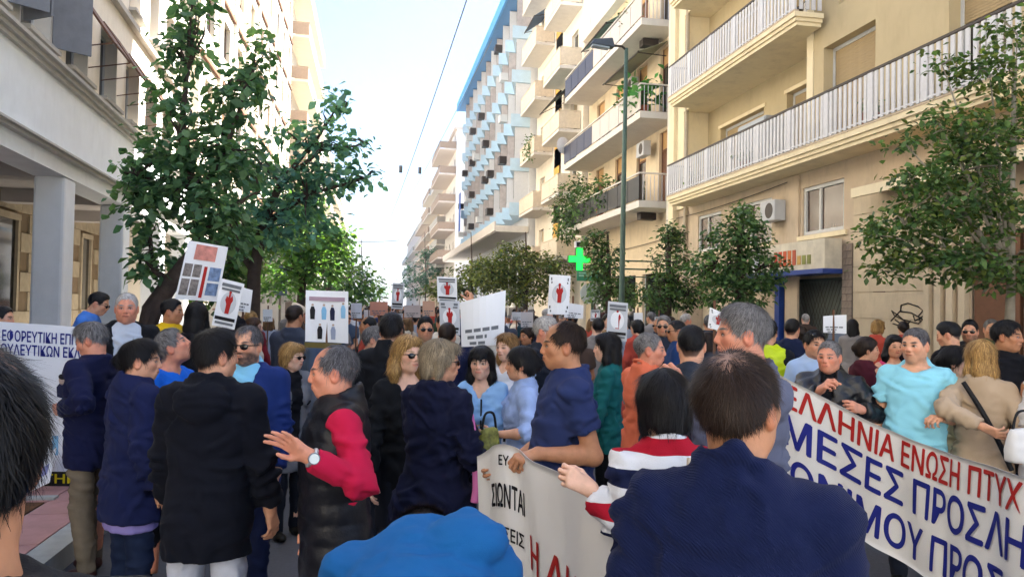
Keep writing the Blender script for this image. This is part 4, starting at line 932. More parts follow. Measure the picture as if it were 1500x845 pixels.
# air conditioner and drying rack on the first floor balcony
def ac_unit(label, loc, sx=.32, sy=.85, sz=.62):
    e = empty('air_conditioner', loc); tag(e, label, 'air conditioner')
    MB().box(-sx/2, sx/2, -sy/2, sy/2, 0, sz).build('casing', mat('ac_white', '#b9bcc0', .5, .05), e, bevel=.02)
    MB().disc((-sx/2-.001, -sy*.12, sz/2), (0, sz*.38, 0), (0, 0, sz*.38), .012).build('fan_grille', M_RAILD, e)
    return e
cbn = empty('storage_cabinet', (10.35, 19.25, 5.37)); tag(cbn, 'tall pale grey cabinet standing on the first floor balcony of the yellow building', 'cabinet')
MB().box(-.35, .3, -.75, .75, 0, 1.62).build('cabinet_body', mat('cabinet_grey', '#aab2bb', .5, .05), cbn, bevel=.02)
MB().box(-.375, -.352, -.73, -.01, .05, 1.57).build('cabinet_door', mat('cabinet_grey', '#aab2bb'), cbn); MB().box(-.375, -.352, .01, .73, .05, 1.57).build('cabinet_door', mat('cabinet_grey', '#aab2bb'), cbn)
# round shop sign on a blue bracket
rsn = empty('round_sign', (0, 0, 0)); tag(rsn, 'round white shop sign on a blue bracket beside the leafy tree', 'sign')
c = at_y(1126, 390, 17.6); rsn.location = tuple(c)
MB().disc((0, 0, 0), (.44, 0, 0), (0, 0, .44), .12, 32).build('sign_disc', mat('sign_white', '#d5d6d6', .4, .04), rsn)
MB().disc((-.20, -.122, .02), (.10, 0, 0), (0, 0, .10), .01, 20).box(-.36, -.05, -.13, -.122, -.02, .03).build('sign_mark', M_BLUE, rsn)
MB().box(-.35, 9.8-c[0], .0, .08, -.62, -.54).box(-.03, .03, .0, .08, -.62, -.42).build('bracket', M_BLUE, rsn)
# ------------------------------------------------------------------ beige building with deep balconies
M_BGE = mat('beige_render', '#dbc9ab', .86, .07, 2.5, .15, 60, dirt=.38, dirtcol=(.3, .23, .16))
M_SLABW = mat('slab_white', '#d5d0c8', .82, .05, 3, .1, 60, dirt=.25, dirtcol=(.38, .35, .31))
M_NAVYP = mat('navy_panel', '#252d46', .45, .08, 4, spec=.35)
M_PALEP = mat('pale_panel', '#c9c1ba', .6, .06, 4)
M_DGP = mat('dark_grey_panel', '#2f3133', .5, .1)
M_TAN = mat('tan_shutter', '#c09a68', .75, .08)
bb_ = empty('apartment_building', (10.35, 25.0, 0)); tag(bb_, 'beige apartment block with deep white balconies, navy railings and potted plants', 'building')
BL = 11.6; BFL = [5.62, 8.74, 12.0]
opn = []
for z in BFL:
    for (a, b) in ((.9, 2.0), (3.4, 4.5), (6.2, 7.3), (9.0, 10.2)): opn.append((a, b, z+.02, z+2.75))
gops = [(.8, 3.6, .2, 3.2), (4.4, 7.0, .2, 3.2), (7.8, 10.8, .2, 3.2)]
holed_wall('wall', .3, 0, BL, .1, 15.0, opn+gops, .3, M_BGE, bb_)
MB().box(.31, 12, .01, BL-.01, .1, 14.95).build('core_block', M_BGE, bb_)
MB().box(-.4, 12, -.02, BL, 15.0, 15.3).build('roof_slab', M_SLABW, bb_)
for n_, (a, b, z0, z1) in enumerate(opn):
    w = MB().box(.10, .17, a, a+.07, z0, z1).box(.10, .17, b-.07, b, z0, z1).box(.10, .17, a+.07, b-.07, z0+2.02, z0+2.10).build('door', M_BROWN, bb_)
    MB().box(.12, .16, a+.07, b-.07, z0+2.10, z1).build('shutter_box', M_TAN, w); MB().box(.13, .15, a+.07, b-.07, z0, z0+2.02).build('pane', M_DARKG if n_ % 3 else M_BROWN, w)
for (a, b, z0, z1) in gops: w = MB().box(.1, .16, a, a+.06, z0, z1).box(.1, .16, b-.06, b, z0, z1).build('shop_window', M_FRAMEW, bb_); MB().box(.12, .14, a+.06, b-.06, z0, z1).build('pane', M_DARKG, w)
for n_, z in enumerate(BFL):
    y0, y1 = .35, 11.2
    s_ = MB().box(-1.35, 0, y0, y1, z-.24, z).build('balcony_slab', M_SLABW, bb_)
    MB().box(-1.36, -1.31, y0, y1, z+.93, z+.98).box(-1.31, -.02, y0, y0+.05, z+.93, z+.98).box(-1.31, -.02, y1-.05, y1, z+.93, z+.98).build('handrail', M_SLABW, s_)
    npn = 9; pw = (y1-y0)/npn
    for q in range(npn):
        m_ = (M_DGP if n_ == 0 else (M_NAVYP if q >= 5 else M_PALEP))
        inst_box('railing_panel', (-1.335, y0+(q+.5)*pw, z+.46), (.03, pw-.05, .80), m_, s_)
    for k in range(9): inst_box('railing_bar', (-1.2+k*.14, y0+.025, z+.46), (.02, .02, .88), M_RAILW, s_)
    if n_ in (0, 2): MB().box(-.85, -.25, y0+1.2, y0+1.6, z-.52, z-.26).build('hanging_cooler', M_RAILD, s_)
def awning(label, x, y0, y1, z, out, drop, m):
    e = empty('awning', (x, y0, z)); tag(e, label, 'awning')
    MB().hexa([(0, 0, 0), (0, y1-y0, 0), (.03, y1-y0, .03), (.03, 0, .03), (-out, 0, -drop), (-out, y1-y0, -drop), (-out+.03, y1-y0, -drop+.03), (-out+.03, 0, -drop+.03)]).build('canvas', m, e)
    MB().tube([(-out, 0, -drop), (-out, y1-y0, -drop)], .035, 6).build('front_bar', M_RAILD, e)
    for yv in (.1, y1-y0-.1): MB().tube([(0, yv, -.5), (-out, yv, -drop)], .02, 5).build('arm', M_RAILD, e)
    return e
M_TEAL = mat('awning_teal', '#7fa8a4', .8, .12); M_GRNA = mat('awning_grey_green', '#5c6b66', .8, .12); M_NAVYA = mat('awning_navy', '#56708f', .8, .12)
awning('teal green awning lowered over the beige building\'s upper balcony', 10.3, 30.2, 34.0, 14.3, 1.1, .7, M_TEAL)
awning('pale green awning with a dark bar on the beige building\'s second floor', 10.3, 26.2, 30.5, 11.55, 1.1, .45, mat('awning_pale', '#8d9482', .8, .12))
ac_unit('small white air conditioner on the beige building\'s third floor balcony', (9.6, 30.0, 12.01))
sd_ = empty('satellite_dish', (9.05, 36.2, 9.75)); tag(sd_, 'white satellite dish on the far end of the navy railed balcony', 'dish')
_v = []; _f = []
for i in range(5):
    for j in range(16):
        r_ = .42*i/4; a = 2*math.pi*j/16; _v.append((r_*math.cos(a), .25*(r_/.42)**2*.5, r_*math.sin(a)))
for i in range(4):
    for j in range(16): _f.append((i*16+j, i*16+(j+1) % 16, (i+1)*16+(j+1) % 16, (i+1)*16+j))
do_ = mesh_obj('reflector', _v, _f, M_RAILW, sd_, True); do_.rotation_euler = (0, 0, R(25))
MB().tube([(0, 0.02, 0), (0, -.35, -.15)], .012, 5).tube([(0, 0, 0), (.05, .1, -1.0)], .02, 6).build('feed_arm', M_RAILD, sd_)
# ------------------------------------------------------------------ narrow cream building
e, _ = facade_building('narrow cream building with short balconies next to the blue striped block', 1, 10.1, 36.8, 47.9, 23.5, wallm=M_CREAM, floors=[4.4, 7.6, 10.8, 14.0, 17.2, 20.4], bay=3.7, bdepth=1.15, railm=mat('rail_cream', '#d6c9b4', .7), slabm=M_SLABW, seed=11, partial=lambda n_, L: [(.4, 4.2), (6.4, L-.4)])
MB().box(.0, .32, 4.5, 6.1, .1, 23.4).build('yellow_strip', mat('ochre_strip', '#d0a456', .85), e)
awning('dark grey green awning on the narrow cream building', 10.1, 37.2, 41.0, 13.6, 1.3, 1.2, M_GRNA)
awning('dark blue awning under the roof of the narrow cream building', 10.1, 44.0, 47.0, 19.8, 1.1, .8, M_NAVYA)
# ------------------------------------------------------------------ blue striped block
M_LBLUE = mat('light_blue_panel', '#bcd6e8', .6, .08, 3, spec=.3); M_DBLUE = mat('blue_roof', '#4f86bd', .5, .1, spec=.4); M_CURT = mat('curtain_brown', '#b7b1b0', .85, .2, 3)
bs = empty('office_building', (9.2, 48.2, 0)); tag(bs, 'long block with light blue zigzag bands and a blue roof edge', 'building')
SL = 30.5; MB().box(.5, 12, 0, SL, .1, 22.0).build('core_block', mat('cool_white', '#d3d5d8', .85, .05), bs)
MB().box(-.9, 12, -.2, SL+.4, 22.0, 22.35).build('roof_slab', M_DBLUE, bs); MB().box(-1.05, -.901, -.2, SL+.4, 21.95, 22.75).build('roof_fascia', mat('roof_fascia', '#4f9bd6', .5), bs)
MB().box(-1.6, .5, -.1, SL+6, 6.6, 7.0).build('long_canopy', M_SLABW, bs); MB().box(-1.7, -1.601, -.1, SL+6, 6.65, 7.25).build('canopy_fascia', mat('canopy_pale', '#c9c3bd', .7), bs)
rb_ = random.Random(5); nbay = 11; bw = SL/nbay
for f_ in range(5):
    z = 7.7+f_*2.85
    for k in range(nbay):
        a = k*bw
        MB().hexa([(.5, a+.02, z), (.5, a+bw-.02, z), (.5, a+bw-.02, z), (-.55, a+.25, z)][:0] or [(.5, a, z), (.5, a+bw, z), (-.05, a+bw, z), (-.75, a, z), (.5, a, z+.8), (.5, a+bw, z+.8), (-.05, a+bw, z+.8), (-.75, a, z+.8)]).build('blue_spandrel', M_LBLUE, bs)
        w = MB().hexa([(.5, a+.15, z+.801), (.5, a+bw-.1, z+.801), (.05, a+bw-.1, z+.801), (-.45, a+.15, z+.801), (.5, a+.15, z+2.84), (.5, a+bw-.1, z+2.84), (.05, a+bw-.1, z+2.84), (-.45, a+.15, z+2.84)]).build('window_bay', M_CURT if rb_.random() < .6 else mat('cool_white', '#d3d5d8'), bs)
        p = lambda t, dz, o: (-.45+.5*t-.02*o, a+.15+(bw-.25)*t, z+dz)
        MB().hexa([p(.08, 1.12, 1), p(.46, 1.12, 1), p(.46, 1.12, 0), p(.08, 1.12, 0), p(.08, 2.7, 1), p(.46, 2.7, 1), p(.46, 2.7, 0), p(.08, 2.7, 0)]).build('pane', M_DARKG, w)
        MB().hexa([p(.54, 1.12, 1), p(.92, 1.12, 1), p(.92, 1.12, 0), p(.54, 1.12, 0), p(.54, 2.7, 1), p(.92, 2.7, 1), p(.92, 2.7, 0), p(.54, 2.7, 0)]).build('pane', M_DARKG if rb_.random() < .5 else M_CURT, w)
        if rb_.random() < .4: MB().box(-.95, -.45, a+.3, a+1.1, z+1.002, z+1.5).build('cooling_unit', M_RAILD if rb_.random() < .6 else M_FRAMEW, w)
bn = empty('hanging_banner', (8.3, 75.2, 9.2)); tag(bn, 'blue and white vertical flag hanging on the blue striped block', 'flag')
MB().box(-.02, .02, 0, 1.6, 0, 3.8).build('flag_cloth', mat('flag_blue', '#3d5fae', .8), bn); MB().box(-.03, .03, 1.2, 1.6, 0, 3.8).build('flag_stripe', M_FRAMEW, bn)
for k in range(9):
    a = k*3.4; MB().box(.48, .5, a+.3, a+3.1, .2, 5.6).build('shop_window', M_DARKG, bs)
# ------------------------------------------------------------------ far right buildings
M_FAR1 = mat('far_white', '#e2ded8', .85, .05); M_FAR2 = mat('far_pink', '#d2c4b8', .85, .08); M_FAR3 = mat('far_ochre', '#d0bfa4', .85, .08)
RG = mat('rail_lgrey', '#aba7a0', .7); RB = mat('rail_lbrown', '#9c8672', .7)
facade_building('white sided apartment building with brown balconies across the far side street', 1, 10.2, 98, 112, 24.5, wallm=M_FAR1, floors=[4.4, 8.0, 11.6, 15.2, 18.8, 22.0], bay=4.6, bdepth=2.2, railm=RB, slabm=M_FAR2, seed=21)
facade_building('pinkish balconied building second in the far right row', 1, 10.6, 112.5, 128, 22.5, wallm=M_FAR2, floors=[4.4, 7.6, 10.8, 14.0, 17.2, 20.0], bay=3.9, bdepth=1.6, railm=RG, slabm=M_FAR1, seed=22)
facade_building('ochre balconied building third in the far right row', 1, 10.4, 128.5, 146, 23.5, wallm=M_FAR3, floors=[4.4, 7.6, 10.8, 14.0, 17.2, 20.4], bay=4.3, bdepth=1.6, railm=RB, slabm=M_FAR1, seed=23)
facade_building('grey white building fourth in the far right row', 1, 10.4, 146.5, 172, 21, wallm=M_FAR1, floors=[4.4, 7.6, 10.8, 14.0, 17.2], bay=5, bdepth=1.6, railm=RG, slabm=M_FAR2, seed=24)
facade_building('last pale building at the vanishing end of the street', 1, 10.2, 173, 240, 20, wallm=M_FAR2, floors=[4.4, 7.6, 10.8, 14.0], bay=8, bdepth=1.6, railm=RG, slabm=M_FAR1, seed=25)

# ------------------------------------------------------------------ street lamp, pharmacy sign, wires, poles
M_GREENP = mat('green_paint', '#4f665a', .5, .12, 8, spec=.4, dirt=.2)
lp = at_z(912, 470, 1.6); lx, ly = 6.95, 20.9
la = empty('street_lamp', (lx, ly, .135)); tag(la, 'tall green street lamp in front of the beige balconies', 'street lamp')
MB().tube([(0, 0, 0), (0, 0, 1.0), (.01, 0, 5.0), (.03, 0, 9.15)], [.11, .085, .072, .055], 10).build('pole', M_GREENP, la, True)
MB().tube([(0, 0, 0), (0, 0, .35)], [.16, .13], 10).build('base', M_GREENP, la)
MB().tube([(.03, 0, 9.1), (-.1, 0, 9.2), (-.38, 0, 9.2)], .035, 7).build('arm', M_RAILD, la)
MB().hexa([(-1.05, -.13, 9.18), (-.35, -.15, 9.12), (-.35, .15, 9.12), (-1.05, .13, 9.18), (-.95, -.09, 9.33), (-.4, -.1, 9.40), (-.4, .1, 9.40), (-.95, .09, 9.33)]).build('lamp_head', mat('lamp_grey', '#4c5560', .5, .1), la, bevel=.03)
MB().hexa([(-1.0, -.1, 9.12), (-.5, -.11, 9.08), (-.5, .11, 9.08), (-1.0, .1, 9.12), (-1.0, -.1, 9.175), (-.5, -.11, 9.13), (-.5, .11, 9.13), (-1.0, .1, 9.175)]).build('lamp_glass', mat('lamp_lens', '#8a9aa5', .15, .05, spec=.6), la)
c = at_y(848, 380, 27.2)
ph = empty('pharmacy_cross', tuple(c)); tag(ph, 'lit green pharmacy cross sign sticking out over the trees', 'sign')
MB().box(-.13, .13, -.10, .10, -.42, .42).box(-.42, -.131, -.099, .099, -.13, .13).box(.131, .42, -.099, .099, -.13, .13).build('cross_body', mat('cross_case', '#0d5a22', .4), ph)
MB().box(-.11, .11, -.112, -.101, -.40, .40).box(-.40, -.111, -.111, -.1005, -.11, .11).box(.111, .40, -.111, -.1005, -.11, .11).build('cross_light', emis('green_led', '#12e23c', .55), ph)
MB().box(-.16, .16, -.10, .10, .43, .66).build('clock_case', M_RAILW, ph); MB().box(-.12, .12, -.11, -.101, .46, .62).build('clock_screen', mat('screen_dark', '#12201b', .3), ph)
MB().tube([(.16, 0, .0), (10.35-c[0], 0, .0)], .03, 6).tube([(.1, 0, -.3), (10.35-c[0], 0, -.3)], .03, 6).build('bracket', M_GREENP, ph)
c = at_y(861, 404, 26.6); g2 = empty('pharmacy_plate', tuple(c)); tag(g2, 'small rectangular green sign plate under the pharmacy cross', 'sign')
MB().box(-.40, .40, -.03, .03, -.19, .19).build('plate', mat('plate_green', '#3d8a6a', .5, .06), g2); MB().box(-.34, .34, -.04, -.031, -.03, .03).box(-.34, .28, -.04, -.031, .07, .12).build('plate_print', mat('plate_pale', '#9fd0b9', .6), g2)
MB().tube([(.4, 0, 0), (10.35-c[0], 0, 0)], .025, 5).build('bracket', M_GREENP, g2)
c = at_y(864, 430, 26.2); g3 = empty('round_street_sign', tuple(c)); tag(g3, 'round pale blue sign below the green pharmacy plate', 'sign')
MB().disc((0, 0, 0), (.36, 0, 0), (0, 0, .36), .05, 28).build('sign_face', mat('sign_pale', '#b7c2c4', .5, .12, 6), g3); MB().box(-.05, .02, -.062, -.051, -.12, .16).box(-.02, .14, -.062, -.051, -.06, 0.0).build('sign_mark', mat('sign_bluegrey', '#4b6a88', .6), g3)
MB().tube([(.1, .03, -.3), (.1, .03, .135-c[2])], .04, 7).build('post', M_GREENP, g3)
ts = at_y(411, 415, 24.0); tl = empty('traffic_sign', (ts[0], ts[1], .135)); tag(tl, 'back of a dark traffic sign pole under the left hand trees', 'sign')
MB().tube([(0, 0, 0), (0, 0, ts[2]+.3)], .04, 8).build('post', M_RAILD, tl); MB().box(-.2, .2, -.08, -.03, ts[2]-.5, ts[2]+.4).build('plate', mat('plate_slate', '#3d4957', .5), tl); MB().disc((-.06, -.09, ts[2]-.15), (.06, 0, 0), (0, 0, .06), .02, 14).disc((.1, -.09, ts[2]-.15), (.06, 0, 0), (0, 0, .06), .02, 14).build('lens', mat('lens_pale', '#b9c6cf', .3), tl)
def wire(label, pts, r_=.02):
    t = tag(MB().tube(pts, r_, 5).build('overhead_wire', mat('wire_grey', '#6b7077', .6)), label, 'wire'); return t
def sag(a, b, s_, n=14): a = np.array(a); b = np.array(b); return [a+(b-a)*t - np.array([0, 0, s_*4*t*(1-t)]) for t in np.linspace(0, 1, n)]
wire('long overhead cable running down the middle of the street', sag(P(697, -40, 21), P(560, 345, 95), .6, 24), .022)
wire('thinner overhead cable to the right of the long one', sag(P(720, 60, 40), P(575, 330, 100), .5, 20), .018)
wire('thin cross wire spanning the street near the vanishing point', sag(at_y(500, 353, 62), at_y(585, 352, 64), .1), .03)
for (px, py, dd, lb) in ((587, 248, 55, 'small dark insulator on the long overhead cable'), (615, 250, 60, 'small insulator on the thinner overhead cable')):
    q = P(px, py, dd); tag(MB().tube([q+np.array([0, 0, -.25]), q+np.array([0, 0, .25])], [.13, .13], 8).build('cable_insulator', mat('ins_dark', '#4a4f55', .6)), lb, 'insulator')
# ------------------------------------------------------------------ trees and plants
def leaf_mat(name, trans=.35): 
    if name in _MATS: return _MATS[name]
    m = attr_mat(name, .45, 0, .1, 60, .4, .15); nt = m.node_tree; N = nt.nodes; L = nt.links; b = N['Principled BSDF']
    tr = N.new('ShaderNodeBsdfTranslucent'); src = b.inputs['Base Color'].links[0].from_socket
    vm = N.new('ShaderNodeVectorMath'); vm.operation = 'MULTIPLY'; vm.inputs[1].default_value = (1.25, 1.35, .6); L.new(src, vm.inputs[0]); L.new(vm.outputs[0], tr.inputs[0])
    ms = N.new('ShaderNodeMixShader'); ms.inputs[0].default_value = trans; L.new(b.outputs[0], ms.inputs[1]); L.new(tr.outputs[0], ms.inputs[2]); L.new(ms.outputs[0], N['Material Output'].inputs['Surface']); return m
def leaves(lobes, n, size, cols, seed, droop=.35, shell=.5, aspect=.62, outd=.3):
    """leaf blades spread through ellipsoid lobes [(centre, radii, weight)], gathered on twigs"""
    rg = np.random.default_rng(seed); w = np.array([l[2] for l in lobes], float); w /= w.sum(); k = rg.choice(len(lobes), n, p=w)
    C_ = np.array([l[0] for l in lobes])[k]; Rr = np.array([l[1] for l in lobes])[k]
    # twigs: leaves cluster in clumps
    ncl = max(8, n//7); ck = rg.choice(len(lobes), ncl, p=w); u = rg.normal(0, 1, (ncl, 3)); u /= np.linalg.norm(u, axis=1, keepdims=True); rad = rg.random(ncl)**(1/3*shell+.08)
    cc = np.array([l[0] for l in lobes])[ck]+np.array([l[1] for l in lobes])[ck]*u*rad[:, None]
    ci = rg.integers(0, ncl, n); p = cc[ci] + rg.normal(0, 1, (n, 3))*size*np.array([.85, .85, .62]); outv = u[ci]
    nrm = rg.normal(0, .55, (n, 3)) + A_(0, 0, 1.0) + outv*outd; nrm /= np.linalg.norm(nrm, axis=1, keepdims=True)
    a = rg.normal(0, 1, (n, 3)) + outv*.8 - A_(0, 0, droop); a -= nrm*np.sum(a*nrm, 1)[:, None]; a /= np.linalg.norm(a, axis=1, keepdims=True); b = np.cross(nrm, a)
    s_ = size*rg.uniform(.45, 1.4, n)[:, None]
    base = p; tip = p + a*s_ - A_(0, 0, 1)*s_*droop*.35; mid = p + a*s_*.5 - nrm*s_*.06; lft = mid + b*s_*aspect*.5 + nrm*s_*.10; rgt = mid - b*s_*aspect*.5 + nrm*s_*.10
    lt = p + a*s_*.82 + b*s_*aspect*.28 - A_(0, 0, 1)*s_*droop*.2; rt_ = p + a*s_*.82 - b*s_*aspect*.28 - A_(0, 0, 1)*s_*droop*.2
    V = np.stack([base, rgt, rt_, tip, lt, lft], 1).reshape(-1, 3); i = np.arange(n)[:, None]*6
    F = np.concatenate([i+np.array([0, 1, 2, 3]), i+np.array([0, 3, 4, 5])])
    cl = np.array([lin(c) for c in cols]); t = np.clip(rg.random(ncl)[ci]*.6 + rg.random(n)*.4, 0, .999)*(len(cl)-1); j = t.astype(int); f = (t-j)[:, None]
    Cc = (cl[j]*(1-f)+cl[np.minimum(j+1, len(cl)-1)]*f)*rg.uniform(.8, 1.2, (n, 1))
    return V, F, np.repeat(Cc, 6, 0), cc
M_BARK = mat('bark', '#4b3f37', .92, .3, 9, .9, 35); M_BARKP = mat('bark_pale', '#8c8578', .9, .25, 7, .6, 30)
def tree(name, label, trunk, rads, lobes, n, size, cols, seed, branches=(), twigs=40, bark=None, droop=.35, shell=.5, aspect=.62, group=None, cat='tree', trans=.35, outd=.3):
    base = np.array(trunk[0], float); e = empty(name, base); tag(e, label, cat, group); bark = bark or M_BARK
    b = MB().tube([np.array(p)-base for p in trunk], rads, 9)
    for br, rr in branches: b.tube([np.array(p)-base for p in br], rr, 6)
    V, F, C_, cc = leaves(lobes, n, size, cols, seed, droop, shell, aspect, outd)
    rg = random.Random(seed); ends = [np.array(p) for p in trunk[len(trunk)//2:]] + [np.array(p) for br, _ in branches for p in br[1:]]
    for q in rg.sample(range(len(cc)), min(twigs, len(cc))):
        t = cc[q]; s_ = min(ends, key=lambda p: np.linalg.norm(p-t)+.3*max(0, p[2]-t[2])); m = (s_+t)/2 + np.array([rg.uniform(-.1, .1), rg.uniform(-.1, .1), rg.uniform(-.02, .15)])
        b.tube([s_-base, m-base, t-base], [.022*rads[0]/.12, .014, .006], 4, False)
    b.build('trunk', bark, e, True)
    tag(mesh_obj('foliage', V-base, F, leaf_mat('leaf_%d' % int(trans*100), trans), e, False, C_), kind='stuff')
    return e
def PL(px, py, d): return P(px, py, d)
# big-leaved tree on the left pavement
dT = 10.6; q = lambda px, py, dd=0: P(px, py, dT+dd)
dark = ['#33523a', '#44694a', '#587f57', '#769866', '#426654']
tr0 = at_z(205, 640, .135); tr0 = P(206, 640, dT); tr0[2] = .14
tree('street_tree', 'leaning big-leaved tree in front of the colonnade building', [tr0, q(212, 500), q(222, 455), q(250, 415), q(280, 378), q(293, 340), q(285, 280, .1), q(265, 200, .2), q(275, 100, .2)], [.17, .15, .14, .125, .11, .09, .07, .05, .03],
     [(q(212, 300), A_(.30, .4, .42), 1.0), (q(245, 245), A_(.46, .6, .52), 1.5), (q(300, 215, .1), A_(.46, .6, .50), 1.4), (q(250, 140, .2), A_(.28, .4, .48), .95), (q(268, 70, .2), A_(.20, .3, .42), .6), (q(285, 15, .2), A_(.15, .3, .36), .42), (q(345, 150, .1), A_(.30, .4, .40), .75), (q(382, 75, .3), A_(.13, .2, .28), .22), (q(375, 110, .3), A_(.20, .3, .24), .32), (q(312, 300, -.2), A_(.45, .5, .42), 1.1), (q(228, 375), A_(.28, .4, .28), .5), (q(330, 345, -.2), A_(.35, .5, .26), .5), (q(190, 245), A_(.20, .2, .12), .14), (q(345, 240, 0), A_(.34, .4, .34), .75)],
     3600, .135, dark, 3, [([q(250, 415), q(225, 395), q(222, 370)], [.06, .045, .02]), ([q(285, 300), q(330, 220), q(365, 120, .2)], [.06, .04, .015]), ([q(290, 345), q(330, 310), q(380, 280, .3)], [.06, .04, .02]), ([q(270, 230), q(235, 230), q(200, 255)], [.04, .03, .012])], 90, droop=.55, aspect=.74, trans=.4)
dT2 = 13.0; q2 = lambda px, py, dd=0: P(px, py, dT2+dd); t2 = q2(372, 600); t2[2] = .14
blu = ['#3f655a', '#4f7d72', '#629285', '#75a480', '#86a878']
tree('street_tree', 'second left tree whose blue-green branch reaches out over the street', [t2, q2(370, 480), q2(372, 400), q2(385, 330), q2(410, 270), q2(450, 220)], [.15, .13, .11, .09, .06, .03],
     [(q2(395, 280), A_(.75, .7, .55), 1.6), (q2(440, 245), A_(.5, .6, .42), 1.0), (q2(480, 205), A_(.42, .4, .26), .6), (q2(492, 150), A_(.27, .25, .20), .42), (q2(512, 215), A_(.32, .3, .17), .42), (q2(525, 260), A_(.30, .3, .18), .42), (q2(470, 265), A_(.45, .4, .26), .6), (q2(360, 330), A_(.6, .6, .5), 1.2), (q2(420, 320), A_(.7, .7, .42), 1.3), (q2(430, 195), A_(.36, .4, .22), .35), (q2(350, 230), A_(.4, .4, .4), .6)],
     2500, .14, blu, 5, [([q2(385, 330), q2(450, 285), q2(535, 262)], [.06, .04, .012]), ([q2(410, 270), q2(470, 220), q2(535, 212)], [.05, .03, .01]), ([q2(450, 225), q2(480, 180), q2(500, 145)], [.035, .02, .01]), ([q2(372, 400), q2(340, 350), q2(330, 300)], [.06, .04, .02])], 80, droop=.5, aspect=.7, trans=.4)
gre = ['#33512f', '#456b37', '#5c8443', '#7a9a4c', '#4a7340']
for (px, d_, lb, lob, n, sd) in (
    (335, 16.5, 'green tree behind the leaning one, close to the pillars', [((330, 385), (.75, .7, .6), 1), ((365, 345), (.8, .7, .5), 1), ((310, 420), (.5, .5, .35), .5)], 2600, 7),
    (440, 20, 'leafy tree left of the white figures placard', [((430, 345), (1.0, 1, .75), 1.2), ((465, 380), (.8, .9, .55), 1), ((400, 390), (1.0, 1, .6), 1), ((485, 345), (.45, .5, .35), .35), ((440, 300), (.6, .7, .5), .6), ((420, 420), (.8, .8, .3), .5)], 4000, 8),
    (508, 62, 'far left tree rising beside the bright gap', [((505, 405), (2.2, 2, 2.2), 1), ((515, 425), (2.2, 2, 1.2), 1)], 900, 10),
    (527, 95, 'farthest left tree closing the bright gap', [((526, 418), (3, 3, 2.6), 1), ((536, 430), (3, 3, 1.8), 1)], 700, 11),
    (478, 30, 'distant left tree with thin twigs toward the bright gap', [((470, 395), (1.1, 1.2, .8), 1), ((495, 360), (.7, .8, .6), .5), ((450, 360), (1.1, 1.2, .9), 1), ((505, 340), (.35, .4, .16), .12)], 2400, 9)):
    b0 = P(px, 600, d_); b0[2] = .14
    tree('street_tree', lb, [b0, P(px, 460, d_), P(px+4, 400, d_), P(px+2, 350, d_)], [.15, .12, .1, .05], [(P(*c_, d_), np.array(r_), w_) for c_, r_, w_ in lob], n, .15 if d_ < 25 else (.2 if d_ < 50 else .5), gre, sd, twigs=40, group='street trees', trans=.38)
# trees on the right pavement
yg = ['#3c4a26', '#556330', '#6f7d3c', '#8c9850', '#46552c', '#7b7a3e']
dk = ['#2f4629', '#3f5f35', '#527342', '#6d8c50', '#3a5430']
def rtree(px, X, lb, lob, n, size, cols, sd, top=(0, 340), trunkr=.10, bark=None, group='street trees', **k):
    b0 = at_x(px, 470, X); b0 = np.array([b0[0], b0[1], .14]); dd = (b0-CPOS)@CF
    ff = lambda c_: P(c_[0], c_[1], dd+(c_[2] if len(c_) > 2 else 0)); br = [([P(px, 410, dd), (P(px, 410, dd)+ff(c_))/2+A_(0, 0, .12), ff(c_)], [trunkr*.5, trunkr*.33, trunkr*.12]) for c_, r_, w_ in lob]
    return tree('street_tree', lb, [b0, P(px, 470, dd), P(px+2, 410, dd), P(px+top[0], top[1], dd)], [trunkr*1.3, trunkr, trunkr*.8, trunkr*.3], [(ff(c_), np.array(r_), w_) for c_, r_, w_ in lob], n, size, cols, sd, br, twigs=50, group=group, bark=bark, **k)
rtree(1082, 7.3, 'dense dark green tree beside the round white shop sign', [((1082, 345), (.62, .6, .35), 1), ((1050, 390), (.55, .6, .4), 1), ((1110, 395), (.5, .6, .42), 1), ((1080, 430), (.75, .7, .35), 1), ((1090, 315), (.3, .3, .18), .3)], 5200, .10, dk, 12)
rtree(978, 7.4, 'yellow-green small tree left of the dense dark tree', [((980, 385), (.48, .6, .5), 1), ((965, 430), (.6, .6, .4), 1), ((1005, 430), (.5, .6, .4), .8), ((985, 345), (.3, .4, .25), .4)], 3200, .105, dk+yg[:3], 13)
rtree(1479, 7.35, 'large tree spreading over the right edge of the picture', [((1440, 210), (.50, .6, .24), 1.2), ((1490, 170), (.45, .6, .30), 1.0), ((1385, 290), (.60, .6, .28), 1.4), ((1325, 330), (.42, .5, .17), .8), ((1440, 320), (.60, .7, .32), 1.6), ((1400, 385), (.52, .6, .20), 1.2), ((1480, 395), (.5, .6, .26), 1.2), ((1335, 265), (.26, .4, .12), .35), ((1375, 180), (.28, .4, .16), .45), ((1450, 110), (.40, .4, .20), .6), ((1380, 95), (.16, .3, .11), .16), ((1290, 345), (.25, .3, .12), .32), ((1305, 395), (.25, .3, .09), .26), ((1490, 50), (.35, .4, .22), .5), ((1350, 370), (.40, .4, .15), .6), ((1325, 210), (.18, .3, .06), .12), ((1415, 250), (.45, .5, .2), .8)], 8200, .086, dk+yg[1:4], 14, top=(6, 90), trunkr=.055, bark=M_BARKP, trans=.4, outd=.15)
rtree(770, 7.6, 'bushy tree in front of the narrow cream building', [((760, 395), (1.7, 1.4, 1.1), 1), ((800, 400), (1.4, 1.3, 1.1), 1), ((720, 400), (1.4, 1.2, .9), 1), ((770, 430), (2.2, 1.4, .6), .8), ((750, 370), (.9, .9, .5), .4)], 6000, .18, yg+dk[:3], 15)
